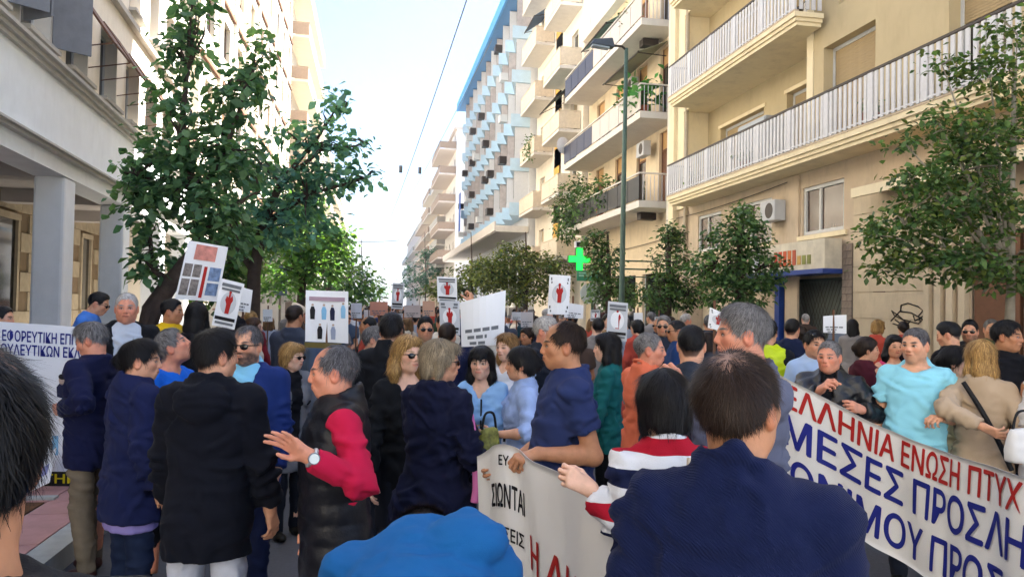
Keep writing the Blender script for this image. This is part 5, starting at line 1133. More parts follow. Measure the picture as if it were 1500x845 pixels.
rtree(690, 7.6, 'tree under the long canopy of the blue striped block', [((690, 410), (2.0, 1.8, 1.3), 1), ((660, 425), (2.0, 1.8, .9), .8), ((720, 400), (1.8, 1.6, 1.2), 1)], 3600, .25, yg, 16)
rtree(890, 7.5, 'thin dark tree behind the green lamp post', [((885, 390), (.65, .7, .8), 1), ((900, 430), (.9, .8, .5), 1), ((870, 355), (.4, .4, .35), .35)], 2600, .13, dk+yg[:2], 17)
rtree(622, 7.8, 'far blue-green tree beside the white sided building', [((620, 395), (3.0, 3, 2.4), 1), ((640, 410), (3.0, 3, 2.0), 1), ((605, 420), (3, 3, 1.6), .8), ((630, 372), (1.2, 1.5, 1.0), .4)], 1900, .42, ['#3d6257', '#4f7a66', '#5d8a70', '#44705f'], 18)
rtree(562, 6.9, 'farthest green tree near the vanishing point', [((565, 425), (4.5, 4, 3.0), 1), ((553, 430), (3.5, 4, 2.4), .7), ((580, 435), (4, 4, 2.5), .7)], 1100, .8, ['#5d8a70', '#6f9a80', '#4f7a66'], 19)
# balcony plants
def plant(label, loc, lobes, n, size, cols, sd, name='potted_plant', pot=True, trans=.3):
    e = empty(name, loc); tag(e, label, 'plant')
    if pot: MB().tube([(0, 0, 0), (0, 0, .3)], [.13, .18], 12).build('pot', mat('terracotta', '#9a5b3c', .85, .12), e)
    V, F, C_, cc = leaves([(np.array(c_), np.array(r_), w_) for c_, r_, w_ in lobes], n, size, cols, sd, .4, .6)
    b = MB()
    for q_ in range(0, len(cc), max(1, len(cc)//14)): b.tube([(0, 0, .25 if pot else 0), tuple(cc[q_]*[.5, .5, .6]), tuple(cc[q_])], [.014, .010, .004], 4, False)
    b.build('stems', M_BARK, e); tag(mesh_obj('foliage', V, F, leaf_mat('leaf_%d' % int(trans*100), trans), e, False, C_), kind='stuff')
gp = ['#2f5a2c', '#3f7a38', '#5a9a48', '#33602f']
plant('big-leaved bright green plant on the near end of the beige balcony', tuple(A_(9.35, 25.9, 8.76)), [((0, 0, .9), (.45, .5, .4), 1), ((-.15, .3, .6), (.4, .4, .3), .6)], 130, .34, gp, 31)
plant('smaller potted shrub beside the bright big-leaved plant', (9.3, 27.4, 8.76), [((0, 0, .7), (.35, .45, .35), 1)], 220, .13, dk, 32)
plant('trailing shrub hanging over the lowest dark balcony', (9.15, 30.5, 5.64), [((0, 0, .9), (.5, 1.6, .7), 1), ((-.2, 2.2, .9), (.5, 1.2, .9), 1), ((-.3, 3.2, .2), (.35, .8, .8), .7)], 1300, .15, dk+yg[:2], 33)
plant('tall creeper climbing the far end of the lowest dark balcony', (9.2, 34.6, 5.64), [((0, 0, 1.3), (.55, 1.2, 1.1), 1), ((-.3, .4, .1), (.4, 1.0, .9), .8), ((-.2, 1.6, .9), (.5, 1.0, 1.3), .9)], 1500, .16, dk+yg[:3], 34)
plant('row plant on the third floor beige balcony', (9.3, 27.5, 12.02), [((0, 0, .8), (.3, .9, .3), 1)], 260, .12, dk+yg, 35)
plant('hanging green plants on the narrow cream building\'s short balcony', (9.1, 44.5, 10.85), [((0, 0, .7), (.3, 1.3, .4), 1), ((-.1, .5, .1), (.2, 1.0, .4), .5)], 420, .16, dk, 36)
for k, yv in enumerate((21.6, 20.2, 18.2, 13.2)):
    plant(['small green plant on the far end of the yellow building\'s balcony', 'second small plant along the yellow building\'s balcony', 'third small plant along the yellow building\'s balcony', 'small plant behind the balcony rail near the wide tan shutter'][k], (9.3, yv, 5.37), [((0, 0, .42), (.2, .3, .16), 1)], 90, .09, dk, 40+k)
# ------------------------------------------------------------------ the people in the street
def proj(p):
    v = np.array(p, float)-CPOS; d_ = v@CF; return 750+FPX*(v@CR)/d_, 422.5-FPX*(v@CU)/d_, d_
def stripe_mat():
    if 'striped_knit' in _MATS: return _MATS['striped_knit']
    m = mat('striped_knit', '#d8d8da', .88, .04, 5, .2, 260, spec=.15, wr=.5); nt = m.node_tree; N = nt.nodes; L = nt.links; b = N['Principled BSDF']
    tc = N.new('ShaderNodeTexCoord'); sx = N.new('ShaderNodeSeparateXYZ'); L.new(tc.outputs['Object'], sx.inputs[0])
    ns = N.new('ShaderNodeTexNoise'); ns.inputs['Scale'].default_value = 5; L.new(tc.outputs['Object'], ns.inputs['Vector'])
    a1 = N.new('ShaderNodeMath'); a1.operation = 'MULTIPLY_ADD'; L.new(ns.outputs[0], a1.inputs[0]); a1.inputs[1].default_value = .03; L.new(sx.outputs[2], a1.inputs[2])
    a2 = N.new('ShaderNodeMath'); a2.operation = 'MULTIPLY'; L.new(a1.outputs[0], a2.inputs[0]); a2.inputs[1].default_value = 1/.215
    a3 = N.new('ShaderNodeMath'); a3.operation = 'FRACT'; L.new(a2.outputs[0], a3.inputs[0])
    cr = N.new('ShaderNodeValToRGB'); cr.color_ramp.interpolation = 'CONSTANT'; e = cr.color_ramp.elements
    e[0].position = 0; e[0].color = (*lin('#1a2040'), 1); e[1].position = .27; e[1].color = (*lin('#d9d9dc'), 1)
    for p_, c_ in ((.50, '#a8182c'), (.74, '#d9d9dc')): q_ = e.new(p_); q_.color = (*lin(c_), 1)
    L.new(a3.outputs[0], cr.inputs[0]); L.new(cr.outputs[0], b.inputs['Base Color']); return m
PPL = {}
# --- nearest figures
PPL['edge'] = person(-72, 486, .76, -172, 'close dark-haired man with a bald crown cut off by the left edge', look=-164, hair=('crown', 'jet'), skin='tan', top=dict(name='jacket', color='#121318', thick=.012, collar='crew'))
PPL['navy'] = person(1080, 511, 1.66, 179, 'broad man in a navy sweater seen from behind, thinning dark hair', look=152, hair=('crown', 'dbrown'), skin='tan', top=dict(name='sweater', color='#111a3d', fab='rib', thick=.014, collar='stand', amp=.007), build=1.08, nod=6, sink=.008, pants='#22242c')
hd = PPL['hoodie'] = person(640, 700, 1.62, 180, 'person bending forward in a bright blue hooded sweatshirt', hair=('short', 'dbrown'), skin='mid', lean=64, nod=-60, s=1.0, sink=.10, root=(*(P(612, 800, 1.62)+A_(.0, -.02, 0))[:2], .0), top=dict(name='hooded_sweatshirt', color='#165a94', thick=.026, hood=.92, hoodx=.12, amp=.006, famp=.012, nf=70, hem=.80), build=1.12, armR=dict(w=(.24, .42, .62), abs=1), armL=dict(w=(.24, .42, .60), abs=1), pants='#23252e')
PPL['stripe'] = person(975, 541, 2.55, -165, 'woman in a red, white and navy striped sweater with long black hair', look=-158, sex='f', hair=('bob', 'black'), skin='fair', top=dict(name='sweater', mat=stripe_mat(), thick=.012, sleeve='long', collar='crew'), armL=dict(px=(866, 716, 2.55), curl=1.2, whint=(.3, -.2, -1), whd=(-1, .1, .55), whn=(0, 1, -.3)), armR='belly', pants='#2a2d38')
PPL['tallgrey'] = person(1096, 443, 3.15, -62, 'tall grey-haired man looking left behind the navy sweater man', look=-78, hair=('short', 'grey'), skin='ruddy', top=dict(name='sweater', color='#5c5f72', thick=.012, collar='crew'), build=1.05, armL=dict(w=(.06, .28, 1.40), curl=.9), pants='#30323c')
# --- left group
PPL['hooded'] = person(313, 481, 3.55, 158, 'man in a black hooded jacket and white trousers seen from behind', look=118, hair=('thick', 'black'), skin='mid', top=dict(name='hooded_jacket', color='#0a0d18', thick=.024, hood=1.12, collar='hood', hem=.70, amp=.007, legs=1), pants='#b9bdc9', build=1.05, armR=dict(w=(.27, .10, .82)), armL=dict(w=(.25, .14, .86)))
PPL['suit'] = person(365, 474, 4.55, -22, 'bearded man with sunglasses in a dark blue suit and light blue shirt', look=-28, hair=('receding', 'pepper'), beard=.85, glasses='on', skin='mid', top=dict(name='blazer', color='#192d66', thick=.020, open=(1.05, .012, .085), hem=.72, amp=.005, famp=.010, legs=1), under=dict(name='shirt', color='#7fc0e2', fab='shirt', sleeve='none', collar='shirt', thick=.004, amp=.003, hem=.95), pants='#151d3a', build=1.08, armL=dict(w=(.25, .16, .82)))
PPL['lav'] = person(201, 496, 4.25, 112, 'black-haired man in a navy jacket over a lavender shirt, facing right', look=84, hair=('thick', 'black'), skin='mid', top=dict(name='jacket', color='#151d44', thick=.022, collar='stand', hem=.70, amp=.006, legs=1), under=dict(name='shirt', color='#8d82c0', sleeve='none', hem=.645, zhi=.76, thick=.001, fab='shirt', famp=.003, amp=.003), pants='#1c2740', build=1.12, belly=.05, armR='pocket', armL='belly')
PPL['bluepolo'] = person(250, 481, 4.95, 55, 'grey-haired man in a bright blue polo shirt looking up', look=78, nod=32, hair=('short', 'grey'), skin='ruddy', top=dict(name='polo_shirt', color='#1668d6', sleeve='short', collar='shirt', thick=.010, vneck=.05), belly=.03)
PPL['blazer'] = person(139, 470, 5.2, -128, 'grey-haired man in a navy blazer and khaki trousers by the big white poster', look=-112, nod=-22, hair=('thick', 'grey'), skin='ruddy', top=dict(name='blazer', color='#12173a', thick=.022, hem=.74, legs=1), pants='#6e6455', shoes='#3a1f1c', armL=dict(px=(92, 598, 5.0), curl=.8), armR='relax', step=.06)
PPL['tan'] = person(196, 503, 5.0, 96, 'person in a white-striped navy T-shirt and tan trousers behind the lavender shirt man', sex='f', hair=('tied', 'black'), skin='mid', top=dict(name='tshirt', color='#171c33', sleeve='short', thick=.010, hem=.8, legs=1), pants='#8d7350', armR=dict(w=(.30, .02, .80)), armL='down', shoes='#6b5138')
PPL['oldman'] = person(186, 427, 5.95, 8, 'white-haired old man in an open black jacket in front of the pillars', look=-4, hair=('crop', 'white'), skin='ruddy', zg=.135, top=dict(name='jacket', color='#101116', thick=.02, open=(.7, .07, .10), hem=.74), under=dict(name='shirt', color='#b9c1cc', fab='shirt', sleeve='none', thick=.004, amp=.003, hem=.85, collar='crew'), build=1.05)
PPL['leanblue'] = person(148, 427, 8.2, 74, 'man in a blue shirt with sunglasses leaning between the pillars', hair=('short', 'black'), glasses='on', zg=.135, lean=18, top=dict(color='#4a7fd0', thick=.012, sleeve='short'), armR='belly', armL='belly')
PPL['yellow'] = person(250, 437, 7.3, 30, 'dark-haired young man in a yellow T-shirt near the leaning trunk', look=70, hair=('short', 'black'), skin='tan', zg=.135, top=dict(name='tshirt', color='#e0b81c', sleeve='short', thick=.010), armL='chest')
PPL['darkwoman'] = person(288, 442, 6.6, 172, 'woman in black with long dark hair under the photo poster', sex='f', hair=('long', 'black'), top=dict(color='#131217', thick=.016), zg=.0, armR='up')
PPL['edgeleft'] = person(2, 448, 7.6, 60, 'dark head just showing at the left edge above the poster', hair=('short', 'black'), zg=.135, top=dict(color='#23252e', thick=.012))
# --- centre group
PPL['vest'] = person(497, 503, 3.35, -82, 'man in a black puffer vest with red sleeves gesturing with his hand', look=-92, nod=-3, hair=('balding', 'pepper'), skin='ruddy', top=dict(name='puffer_vest', color='#0b0d16', fab='nylon', sleeve='none', thick=.030, puff=.006, collar='stand', hem=.68, amp=.004, legs=1), under=dict(name='sweater', color='#b8173f', thick=.010, amp=.004), pants='#2b2d38', build=1.1, armL=dict(px=(453, 668, 2.98), whd=(-.75, -.1, .55), whn=(-.45, -.75, -.2), curl=.18, spread=.17, thumb=.2, whint=(.55, -.5, -1)), armR='down')
PPL['blondglass'] = person(596, 489, 4.6, 20, 'blond wavy-haired woman with black sunglasses in a black top', look=32, sex='f', hair=('wavy', 'blond'), glasses='on', skin='fair', top=dict(color='#101216', thick=.012, vneck=.13), armR='relax')
PPL['shawl'] = person(642, 497, 4.1, 142, 'woman with short ash-blond hair in a draped navy shawl, back turned', look=96, sex='f', hair=('bob', 'greyblond'), glasses='on', skin='mid', top=dict(name='shawl', color='#11152f', thick=.022, hem=.62, amp=.011, flare=.14, legs=1), pants='#24345c', build=1.12, armR=dict(w=(.20, .2, 1.0)), armL='belly')
PPL['fringe'] = person(707, 506, 5.2, -14, 'smiling woman with black fringe in a pale blue blouse', sex='f', hair=('fringe', 'black'), skin='fair', top=dict(name='blouse', color='#8fbcec', fab='shirt', sleeve='34', vneck=.13, thick=.012), armL=dict(w=(.05, .30, 1.02), curl=.9), armR='belly')
PPL['whitetop'] = person(745, 487, 6.2, -38, 'brown-haired woman in a white top behind the fringe-haired woman', sex='f', hair=('long', 'dblond'), skin='fair', top=dict(color='#cfd3dc', fab='shirt', thick=.010, vneck=.1), armR='belly', armL='relax')
PPL['denim'] = person(768, 507, 5.0, -82, 'woman in a light denim shirt with tied black hair and a black strap', sex='f', hair=('tied', 'black'), skin='mid', look=-92, top=dict(name='shirt', color='#95abd6', fab='denim', thick=.012, sleeve='34', collar='shirt'), armL=dict(px=(722, 636, 4.75), curl=1.0), armR='fwd')
PPL['navytee'] = person(832, 468, 3.75, -78, 'man in a navy T-shirt with receding hair holding the middle banner', look=-82, hair=('balding', 'dbrown'), skin='tan', top=dict(name='tshirt', color='#26325c', sleeve='short', thick=.014, collar='crew', hem=.80, amp=.006, legs=1), pants='#3b3d42', build=1.06, belly=.05, armL=dict(px=(788, 664, 3.5), curl=1.3, whint=(.7, -.2, -1), whd=(-.9, -.1, -.2), whn=(0, .3, -1)), armR='belly')
PPL['teal'] = person(893, 487, 5.9, -96, 'woman in a dark teal blouse and black trousers with long black hair', sex='f', hair=('long', 'black'), skin='fair', top=dict(name='blouse', color='#0f5a5c', fab='shirt', thick=.012), armR='belly', armL='relax', pants='#0e0e12')
PPL['orange'] = person(948, 485, 5.2, 125, 'grey-haired man in an orange shirt turned away to the right', look=88, hair=('crop', 'grey'), skin='ruddy', top=dict(name='shirt', color='#d87050', fab='shirt', sleeve='roll', thick=.014, collar='shirt', hem=.84, legs=1), belly=.05, build=1.08, pants='#121319', armR='relax', armL='belly')
PPL['darkback'] = person(1013, 474, 4.55, 176, 'man with short black hair and slate shirt seen from behind', hair=('crop', 'black'), skin='mid', top=dict(color='#2d3440', thick=.012, collar='crew'))
PPL['scarfblond'] = person(427, 501, 6.1, 28, 'blond woman with sunglasses in a grey patterned coat', look=52, sex='f', hair=('bob', 'blond'), glasses='on', skin='fair', top=dict(name='coat', color='#74767c', thick=.02, hem=.6, open=(.7, .03, .06)), under=dict(color='#15151a', sleeve='none', thick=.004))
PPL['darkcap'] = person(573, 458, 5.6, 168, 'man with thick black hair and black jacket behind the blond sunglasses woman', hair=('thick', 'black'), top=dict(name='jacket', color='#14161b', thick=.02, collar='stand'))
PPL['greyprof'] = person(545, 477, 6.9, 84, 'grey-haired man in a pale shirt in profile beside the black-jacketed man', hair=('short', 'grey'), top=dict(color='#aab4c6', fab='shirt'))
PPL['hat'] = person(623, 463, 7.6, 8, 'person with a dark cap and sunglasses in the crowd behind', hair=('thick', 'black'), glasses='on', top=dict(color='#4a5566'))
PPL['navymid'] = person(655, 472, 7.0, 168, 'person in a navy jacket below the double red placard', hair=('short', 'dbrown'), top=dict(color='#1b2245', thick=.016), armR='high')
PPL['creamcap'] = person(797, 462, 6.4, 62, 'light-haired man with sunglasses facing right behind the navy T-shirt man', hair=('short', 'white'), glasses='on', skin='ruddy', top=dict(color='#1e232e', thick=.012))
PPL['hivis'] = person(1124, 466, 6.9, 170, 'person in a fluorescent yellow vest behind the tall grey-haired man', hair=('short', 'black'), top=dict(name='hi_vis_vest', color='#c9e014', sleeve='none', thick=.018, fab='nylon'), under=dict(name='shirt', color='#1a1c22'))
PPL['walknavy'] = person(1160, 466, 8.8, 165, 'dark-haired man in navy near the blue shop post', hair=('short', 'black'), top=dict(color='#1a2340', thick=.012))
# --- right group
PPL['polo'] = person(1342, 478, 5.2, -10, 'man in a turquoise polo shirt with short greying hair behind the big banner', look=-24, hair=('crop', 'pepper'), skin='mid', beard=.12, top=dict(name='polo_shirt', color='#8fd2e4', fab='shirt', sleeve='short', collar='shirt', vneck=.05, thick=.014, hem=.80, amp=.005), belly=.05, armL=dict(px=(1386, 613, 4.95), curl=1.1, whd=(-1, -.2, .1), whn=(0, .2, -1), whint=(.9, .6, -.8)), armR=dict(w=(.27, .10, .80)), pants='#2a2d36')
PPL['leather'] = person(1216, 497, 5.5, -8, 'man in a black leather jacket gripping the top of the big banner', look=-18, hair=('crop', 'grey'), skin='ruddy', top=dict(name='leather_jacket', color='#15161b', fab='leather', thick=.022, open=(1.2, .01, .05), collar='stand', hem=.8), under=dict(color='#0c0c0f', sleeve='none', thick=.004), armR=dict(px=(1203, 570, 5.15), curl=1.3), armL=dict(px=(1262, 600, 5.2), curl=1.2))
PPL['ltblue'] = person(1192, 482, 6.4, 12, 'man in a light blue shirt with sunglasses pushed up on dark hair', look=28, hair=('short', 'black'), glasses='up', top=dict(color='#a5bcdc', fab='shirt', collar='shirt'))
PPL['burgundy'] = person(1268, 493, 7.0, 140, 'bare-armed woman in a burgundy sleeveless top with hair pinned up', look=100, sex='f', hair=('tied', 'dbrown'), skin='mid', top=dict(color='#471724', sleeve='none', thick=.010), armR='chest', armL='relax')
PPL['pink'] = person(1309, 490, 7.6, 20, 'woman in a pink dress with long black hair', sex='f', hair=('wavy', 'black'), skin='mid', top=dict(name='dress', color='#cf3f6e', sleeve='none', thick=.010, vneck=.12, hem=.5), armR='phone', armL='belly')
PPL['blacktee'] = person(1393, 470, 7.2, -120, 'dark-haired man in a black T-shirt right behind the turquoise polo', look=-100, nod=-15, hair=('thick', 'black'), skin='mid', top=dict(name='tshirt', color='#121216', sleeve='short', thick=.012), armL='belly')
PPL['shades'] = person(1421, 468, 8.4, -5, 'dark-haired man with sunglasses by the brown doors', hair=('thick', 'black'), glasses='on', beard=.7, zg=.0, top=dict(color='#17161a'))
PPL['capman'] = person(1452, 466, 9.0, 12, 'grey-haired person standing by the pale tree trunk at the right', hair=('crop', 'grey'), top=dict(color='#3c4a34'))
PPL['longblond'] = person(1437, 497, 5.0, 172, 'woman with long blond-streaked hair in a beige cardigan, back turned', look=-160, sex='f', hair=('long', 'blond'), skin='mid', top=dict(name='cardigan', color='#b39d84', thick=.018, hem=.66, flare=.1), armR=dict(w=(.2, .15, 1.1)), armL=dict(px=(1440, 625, 4.7), curl=.8))
PPL['hug'] = person(1396, 506, 5.5, 80, 'black-haired woman in a cream top between the polo man and the blond woman', sex='f', hair=('tied', 'black'), skin='fair', top=dict(color='#d9cda8', fab='shirt'), armR='belly', armL='belly')
PPL['pointer'] = person(1472, 468, 5.9, 30, 'man in a black T-shirt stretching a bare arm toward the right edge', look=70, hair=('short', 'black'), skin='tan', top=dict(name='tshirt', color='#131318', sleeve='short', thick=.012), armL=dict(px=(1545, 502, 5.5), curl=.5, whint=(0, 0, -1)), armR='relax')
PPL['edgewoman'] = person(1540, 490, 4.7, -35, 'bare-shouldered woman in a white top at the right edge', sex='f', hair=('tied', 'brown'), skin='tan', top=dict(color='#dcd9d6', sleeve='none', thick=.010), armR=dict(w=(.26, .06, .84)), armL='belly')

# --- people further back, one by one
TOPC = ['#46566e', '#222a44', '#2f3440', '#3d4352', '#6b7482', '#a9b2c2', '#c9ccd3', '#7c1f2a', '#22404c', '#394a33', '#54433a', '#8c8172', '#b34a3c', '#1f3a6b', '#d2cabb', '#8f8a88']
TOPN = ['steel blue', 'navy', 'charcoal', 'slate', 'grey', 'pale blue', 'white', 'dark red', 'teal', 'olive', 'brown', 'taupe', 'brick red', 'blue', 'cream', 'stone grey']
rb = random.Random(77)
def back_person(x, y, H=None, zg=0., where='in the crowd'):
    fem = rb.random() < .42; H = H or (rb.gauss(1.63, .04) if fem else rb.gauss(1.755, .05)); p = proj((x, y, zg+H)); k = rb.randrange(len(TOPC))
    hc_ = rb.choice(['black', 'black', 'dbrown', 'dbrown', 'brown', 'pepper', 'grey', 'white'] if not fem else ['black', 'dbrown', 'brown', 'dblond', 'blond', 'dbrown'])
    st_ = rb.choice(['short', 'thick', 'crop', 'balding', 'short']) if not fem else rb.choice(['long', 'bob', 'tied', 'wavy', 'long']); fc = rb.choice([0, 20, -25, 170, 180, -170, 160, 90, -90, 130, -140, 175])
    fcn = {0: 'facing forward', 1: 'seen from behind', 2: 'turned right', 3: 'turned left'}[0 if abs(fc) < 50 else 1 if abs(fc) > 150 else 2 if fc > 0 else 3]
    nm_ = dict(black='black', dbrown='dark brown', brown='brown', pepper='greying', grey='grey', white='white', dblond='dark blond', blond='blond')[hc_]
    return person(p[0], p[1], p[2], fc, '%s with %s %s hair and %s top, %s %s' % ('woman' if fem else 'man', st_ if st_ in ('short', 'long', 'wavy') else dict(thick='thick', crop='cropped', balding='receding', bob='bobbed', tied='tied')[st_], nm_, TOPN[k], fcn, where), sex='f' if fem else 'm', look=fc+rb.uniform(-30, 30), hair=(st_, hc_), skin=rb.choice(['fair', 'mid', 'mid', 'tan', 'ruddy']), glasses='on' if rb.random() < .25 else None, beard=.5 if (not fem and rb.random() < .25) else 0,
                  top=dict(color=TOPC[k], thick=.014, sleeve='long' if rb.random() < .7 else 'short', hem=.78), pants=rb.choice(['#1b1e27', '#2a3247', '#3a3733', '#15161b']), armR=rb.choice(['down', 'relax', 'belly', 'belly']), armL=rb.choice(['down', 'relax', 'belly', 'chest']), zg=zg, group='demonstrators further back in the street')
taken = [i['root'][:2] for i in PPL.values()]
cnt = 0
yv = 7.6
while yv < 17.5:
    stp = .82 + (yv-7)*.035
    x = -1.7 + rb.uniform(0, .4)
    while x < 6.0:
        xx, yy_ = x+rb.uniform(-.2, .2), yv+rb.uniform(-.25, .25); q = proj((xx, yy_, 1.7))
        if -30 < q[0] < 1530 and all((xx-t[0])**2+(yy_-t[1])**2 > .36 for t in taken) and not (q[0] > 1180 and yy_ < 9):
            back_person(xx, yy_); taken.append((xx, yy_)); cnt += 1
        x += stp*rb.uniform(.95, 1.25)
    yv += .95 + (yv-7)*.05
for (x, y) in ((7.2, 10.6), (7.9, 12.0), (8.3, 10.9), (7.0, 12.9), (8.6, 14.2), (7.6, 15.0), (6.9, 9.6)):
    back_person(x, y, None, .135, 'near the shops')
# --- the far crowd reads as one mass
def far_crowd():
    prs = [ell((0, 0, 1.635), (.085, .10, .125), .02), rc((0, 0, 1.5), (0, 0, 1.4), .06, .07, .03), prof([.75, .95, 1.2, 1.36, 1.46], [.18, .17, .19, .21, .08], [.13, .13, .13, .12, .08], [0]*5, .03), rc((-.2, 0, 1.38), (-.24, .05, .85), .06, .045, .03), rc((.2, 0, 1.38), (.24, .05, .85), .06, .045, .03), rc((-.09, 0, .85), (-.1, 0, .05), .09, .06, .03), rc((.09, 0, .85), (.1, 0, .05), .09, .06, .03)]
    V, F = field_mesh(prs, .055); V = smooth_mesh(V, F); rg = np.random.default_rng(5); VV, FF, CC = [], [], []; n = 0
    for i in range(330):
        y = 17.5+rg.random()**1.3*60; x = rg.uniform(-1.9, 6.2); a = rg.uniform(0, 6.28); s_ = rg.normal(.975, .03); tc = np.array(lin(TOPC[rg.integers(0, len(TOPC))])); hcx = np.array(lin(rg.choice(['#14110f', '#241a14', '#4a3626', '#777370', '#0f0e10']))); skc = np.array(lin(rg.choice(['#c58c6c', '#d9a58a', '#ad7350'])))
        v = V@rotz(a).T*s_+A_(x, y, 0); c = np.tile(tc, (len(V), 1)); z = V[:, 2]; c[z < .84] = np.array(lin('#1e2230')); c[z > 1.48] = skc; hm = (z > 1.66) | ((z > 1.54) & (V[:, 1] < -.01)); c[hm] = hcx
        VV.append(v); FF.append(F+n); CC.append(c); n += len(V)
    o = mesh_obj('far_crowd', np.concatenate(VV), np.concatenate(FF), attr_mat('far_people', .8, 0, .05, 60, .2, .1), None, True, np.concatenate(CC)); tag(o, 'mass of people filling the street far behind', 'crowd', kind='stuff')
far_crowd()
# ------------------------------------------------------------------ banners, posters, placards and small things
M_BANW = mat('banner_white', '#ebe9e6', .75, .03, 3, .1, 200, spec=.25, wr=.35, wscale=5, trans=.12)
M_RED = mat('print_red', '#a8201c', .7, .1, 9); M_BLUEP = mat('print_blue', '#1c2580', .7, .1, 9); M_BLK = mat('print_black', '#17161a', .7, .1); M_GREYP = mat('print_grey', '#6f7378', .8, .2, 30)
def cr_spline(pts, n=60):
    pts = np.array(pts, float); m = len(pts); out = []
    for i in range(m-1):
        p0, p1, p2, p3 = pts[max(i-1, 0)], pts[i], pts[i+1], pts[min(i+2, m-1)]
        for t in np.linspace(0, 1, n//(m-1), endpoint=False): out.append(.5*((2*p1)+(-p0+p2)*t+(2*p0-5*p1+4*p2-p3)*t*t+(-p0+3*p1-3*p2+p3)*t**3))
    out.append(pts[-1]); return np.array(out)
class Cloth:
    """banner between a top and a bottom edge line, with ripples; surf(uv) -> points, normals"""
    def __init__(s, top, bot, amp=.02, waves=7, seed=0, sagf=0.0):
        s.t = cr_spline(top); s.b = cr_spline(bot); s.n = len(s.t); s.amp = amp; s.w = waves; s.sd = seed; s.sag = sagf
    def base(s, u, v):
        x = np.clip(u, 0, 1)*(s.n-1); i = np.clip(x.astype(int), 0, s.n-2); f = (x-i)[:, None]
        xb = np.clip(u, 0, 1)*(len(s.b)-1); j = np.clip(xb.astype(int), 0, len(s.b)-2); g = (xb-j)[:, None]
        t = s.t[i]*(1-f)+s.t[i+1]*f; b = s.b[j]*(1-g)+s.b[j+1]*g; return b*(1-v[:, None])+t*v[:, None]
    def __call__(s, uv):
        u, v = uv[:, 0], uv[:, 1]; e = 1e-3
        def pt(u, v):
            p = s.base(u, v); q = np.stack([u*s.w*1.7, v*1.3+u*2, np.full_like(u, s.sd)], 1); h = s.amp*(fbm(q, 2, s.sd)+.5*np.sin(u*s.w*6.28+v*2.2))
            du = s.base(np.clip(u+.01, 0, 1), v)-s.base(np.clip(u-.01, 0, 1), v); dv = s.base(u, np.clip(v+.01, 0, 1))-s.base(u, np.clip(v-.01, 0, 1)); n = np.cross(du, dv); n /= np.linalg.norm(n, axis=1, keepdims=True)+1e-9
            return p+n*h[:, None], n
        p, n0 = pt(u, v); pu, _ = pt(np.clip(u+e, 0, 1), v); pv_, _ = pt(u, np.clip(v+e, 0, 1)); pm, _ = pt(np.clip(u-e, 0, 1), v); pn, _ = pt(u, np.clip(v-e, 0, 1))
        n = np.cross(pu-pm, pv_-pn); n /= np.linalg.norm(n, axis=1, keepdims=True)+1e-9; flip = np.sum(n*(CPOS-p), 1) < 0; n[flip] *= -1
        return p, n
    def mesh(s, name, m, parent, nu=90, nv=24, th=.003):
        U, W = np.meshgrid(np.linspace(0, 1, nu), np.linspace(0, 1, nv), indexing='ij'); uv = np.stack([U.ravel(), W.ravel()], 1); p, n = s(uv); k = nu*nv
        V = np.concatenate([p, p-n*th]); i = np.arange(nu-1)[:, None]*nv+np.arange(nv-1)[None]; i = i.ravel(); q = np.stack([i, i+nv, i+nv+1, i+1], 1); F = [q, q[:, ::-1]+k]
        ed = []
        for a in range(nu-1): ed += [(a*nv, (a+1)*nv, (a+1)*nv+k, a*nv+k), (a*nv+nv-1, a*nv+nv-1+k, (a+1)*nv+nv-1+k, (a+1)*nv+nv-1)]
        for b in range(nv-1): ed += [(b, b+k, b+1+k, b+1), ((nu-1)*nv+b, (nu-1)*nv+b+1, (nu-1)*nv+b+1+k, (nu-1)*nv+b+k)]
        return mesh_obj(name, V, np.concatenate(F+[np.array(ed)]), m, parent, True)
    def u_at(s, px, v):
        us = np.linspace(0, 1, 200); p = s.base(us, np.full(200, v)); x = np.array([proj(q)[0] for q in p]); return float(np.interp(px, x, us))
def shift(pts): return [P(*q) for q in pts]
# big white banner on the right
bt = shift([(1080, 516, 5.15), (1165, 560, 4.98), (1271, 615, 4.70), (1349, 649, 4.40), (1416, 672, 4.08), (1497, 697, 3.65), (1640, 742, 3.2)])
bbm = shift([(1080, 680, 5.15), (1165, 732, 4.98), (1258, 787, 4.70), (1340, 836, 4.40), (1405, 876, 4.08), (1480, 925, 3.65), (1610, 1005, 3.2)])
ban = Cloth(bt, bbm, .022, 6, 3); bo = empty('protest_banner', tuple((bt[2]+bbm[2])/2)); tag(bo, 'long white banner with red and blue Greek capitals held across the right foreground', 'banner')
bo.location = (0, 0, 0); ban.mesh('banner_cloth', M_BANW, bo)
def line(c, parent, name, body, v0, v1, pxa, pxb, m, w=.0):
    vm = (v0+v1)/2; return letter_on(name, body, c.u_at(pxa, vm), c.u_at(pxb, vm), v0, v1, c, m, parent, weight=w, maxedge=.05)
line(ban, bo, 'red_lettering', 'ΕΛΛΗΝΙΑ ΕΝΩΣΗ ΠΤΥΧ', .765, .965, 1152, 1502, M_RED, 1)
line(ban, bo, 'blue_lettering', 'ΜΕΣΕΣ ΠΡΟΣΛΗΨ', .44, .71, 1150, 1585, M_BLUEP, 1)
line(ban, bo, 'blue_lettering', 'ΟΝΙΜΟΥ ΠΡΟΣΩΠ', .085, .35, 1160, 1570, M_BLUEP, 1)
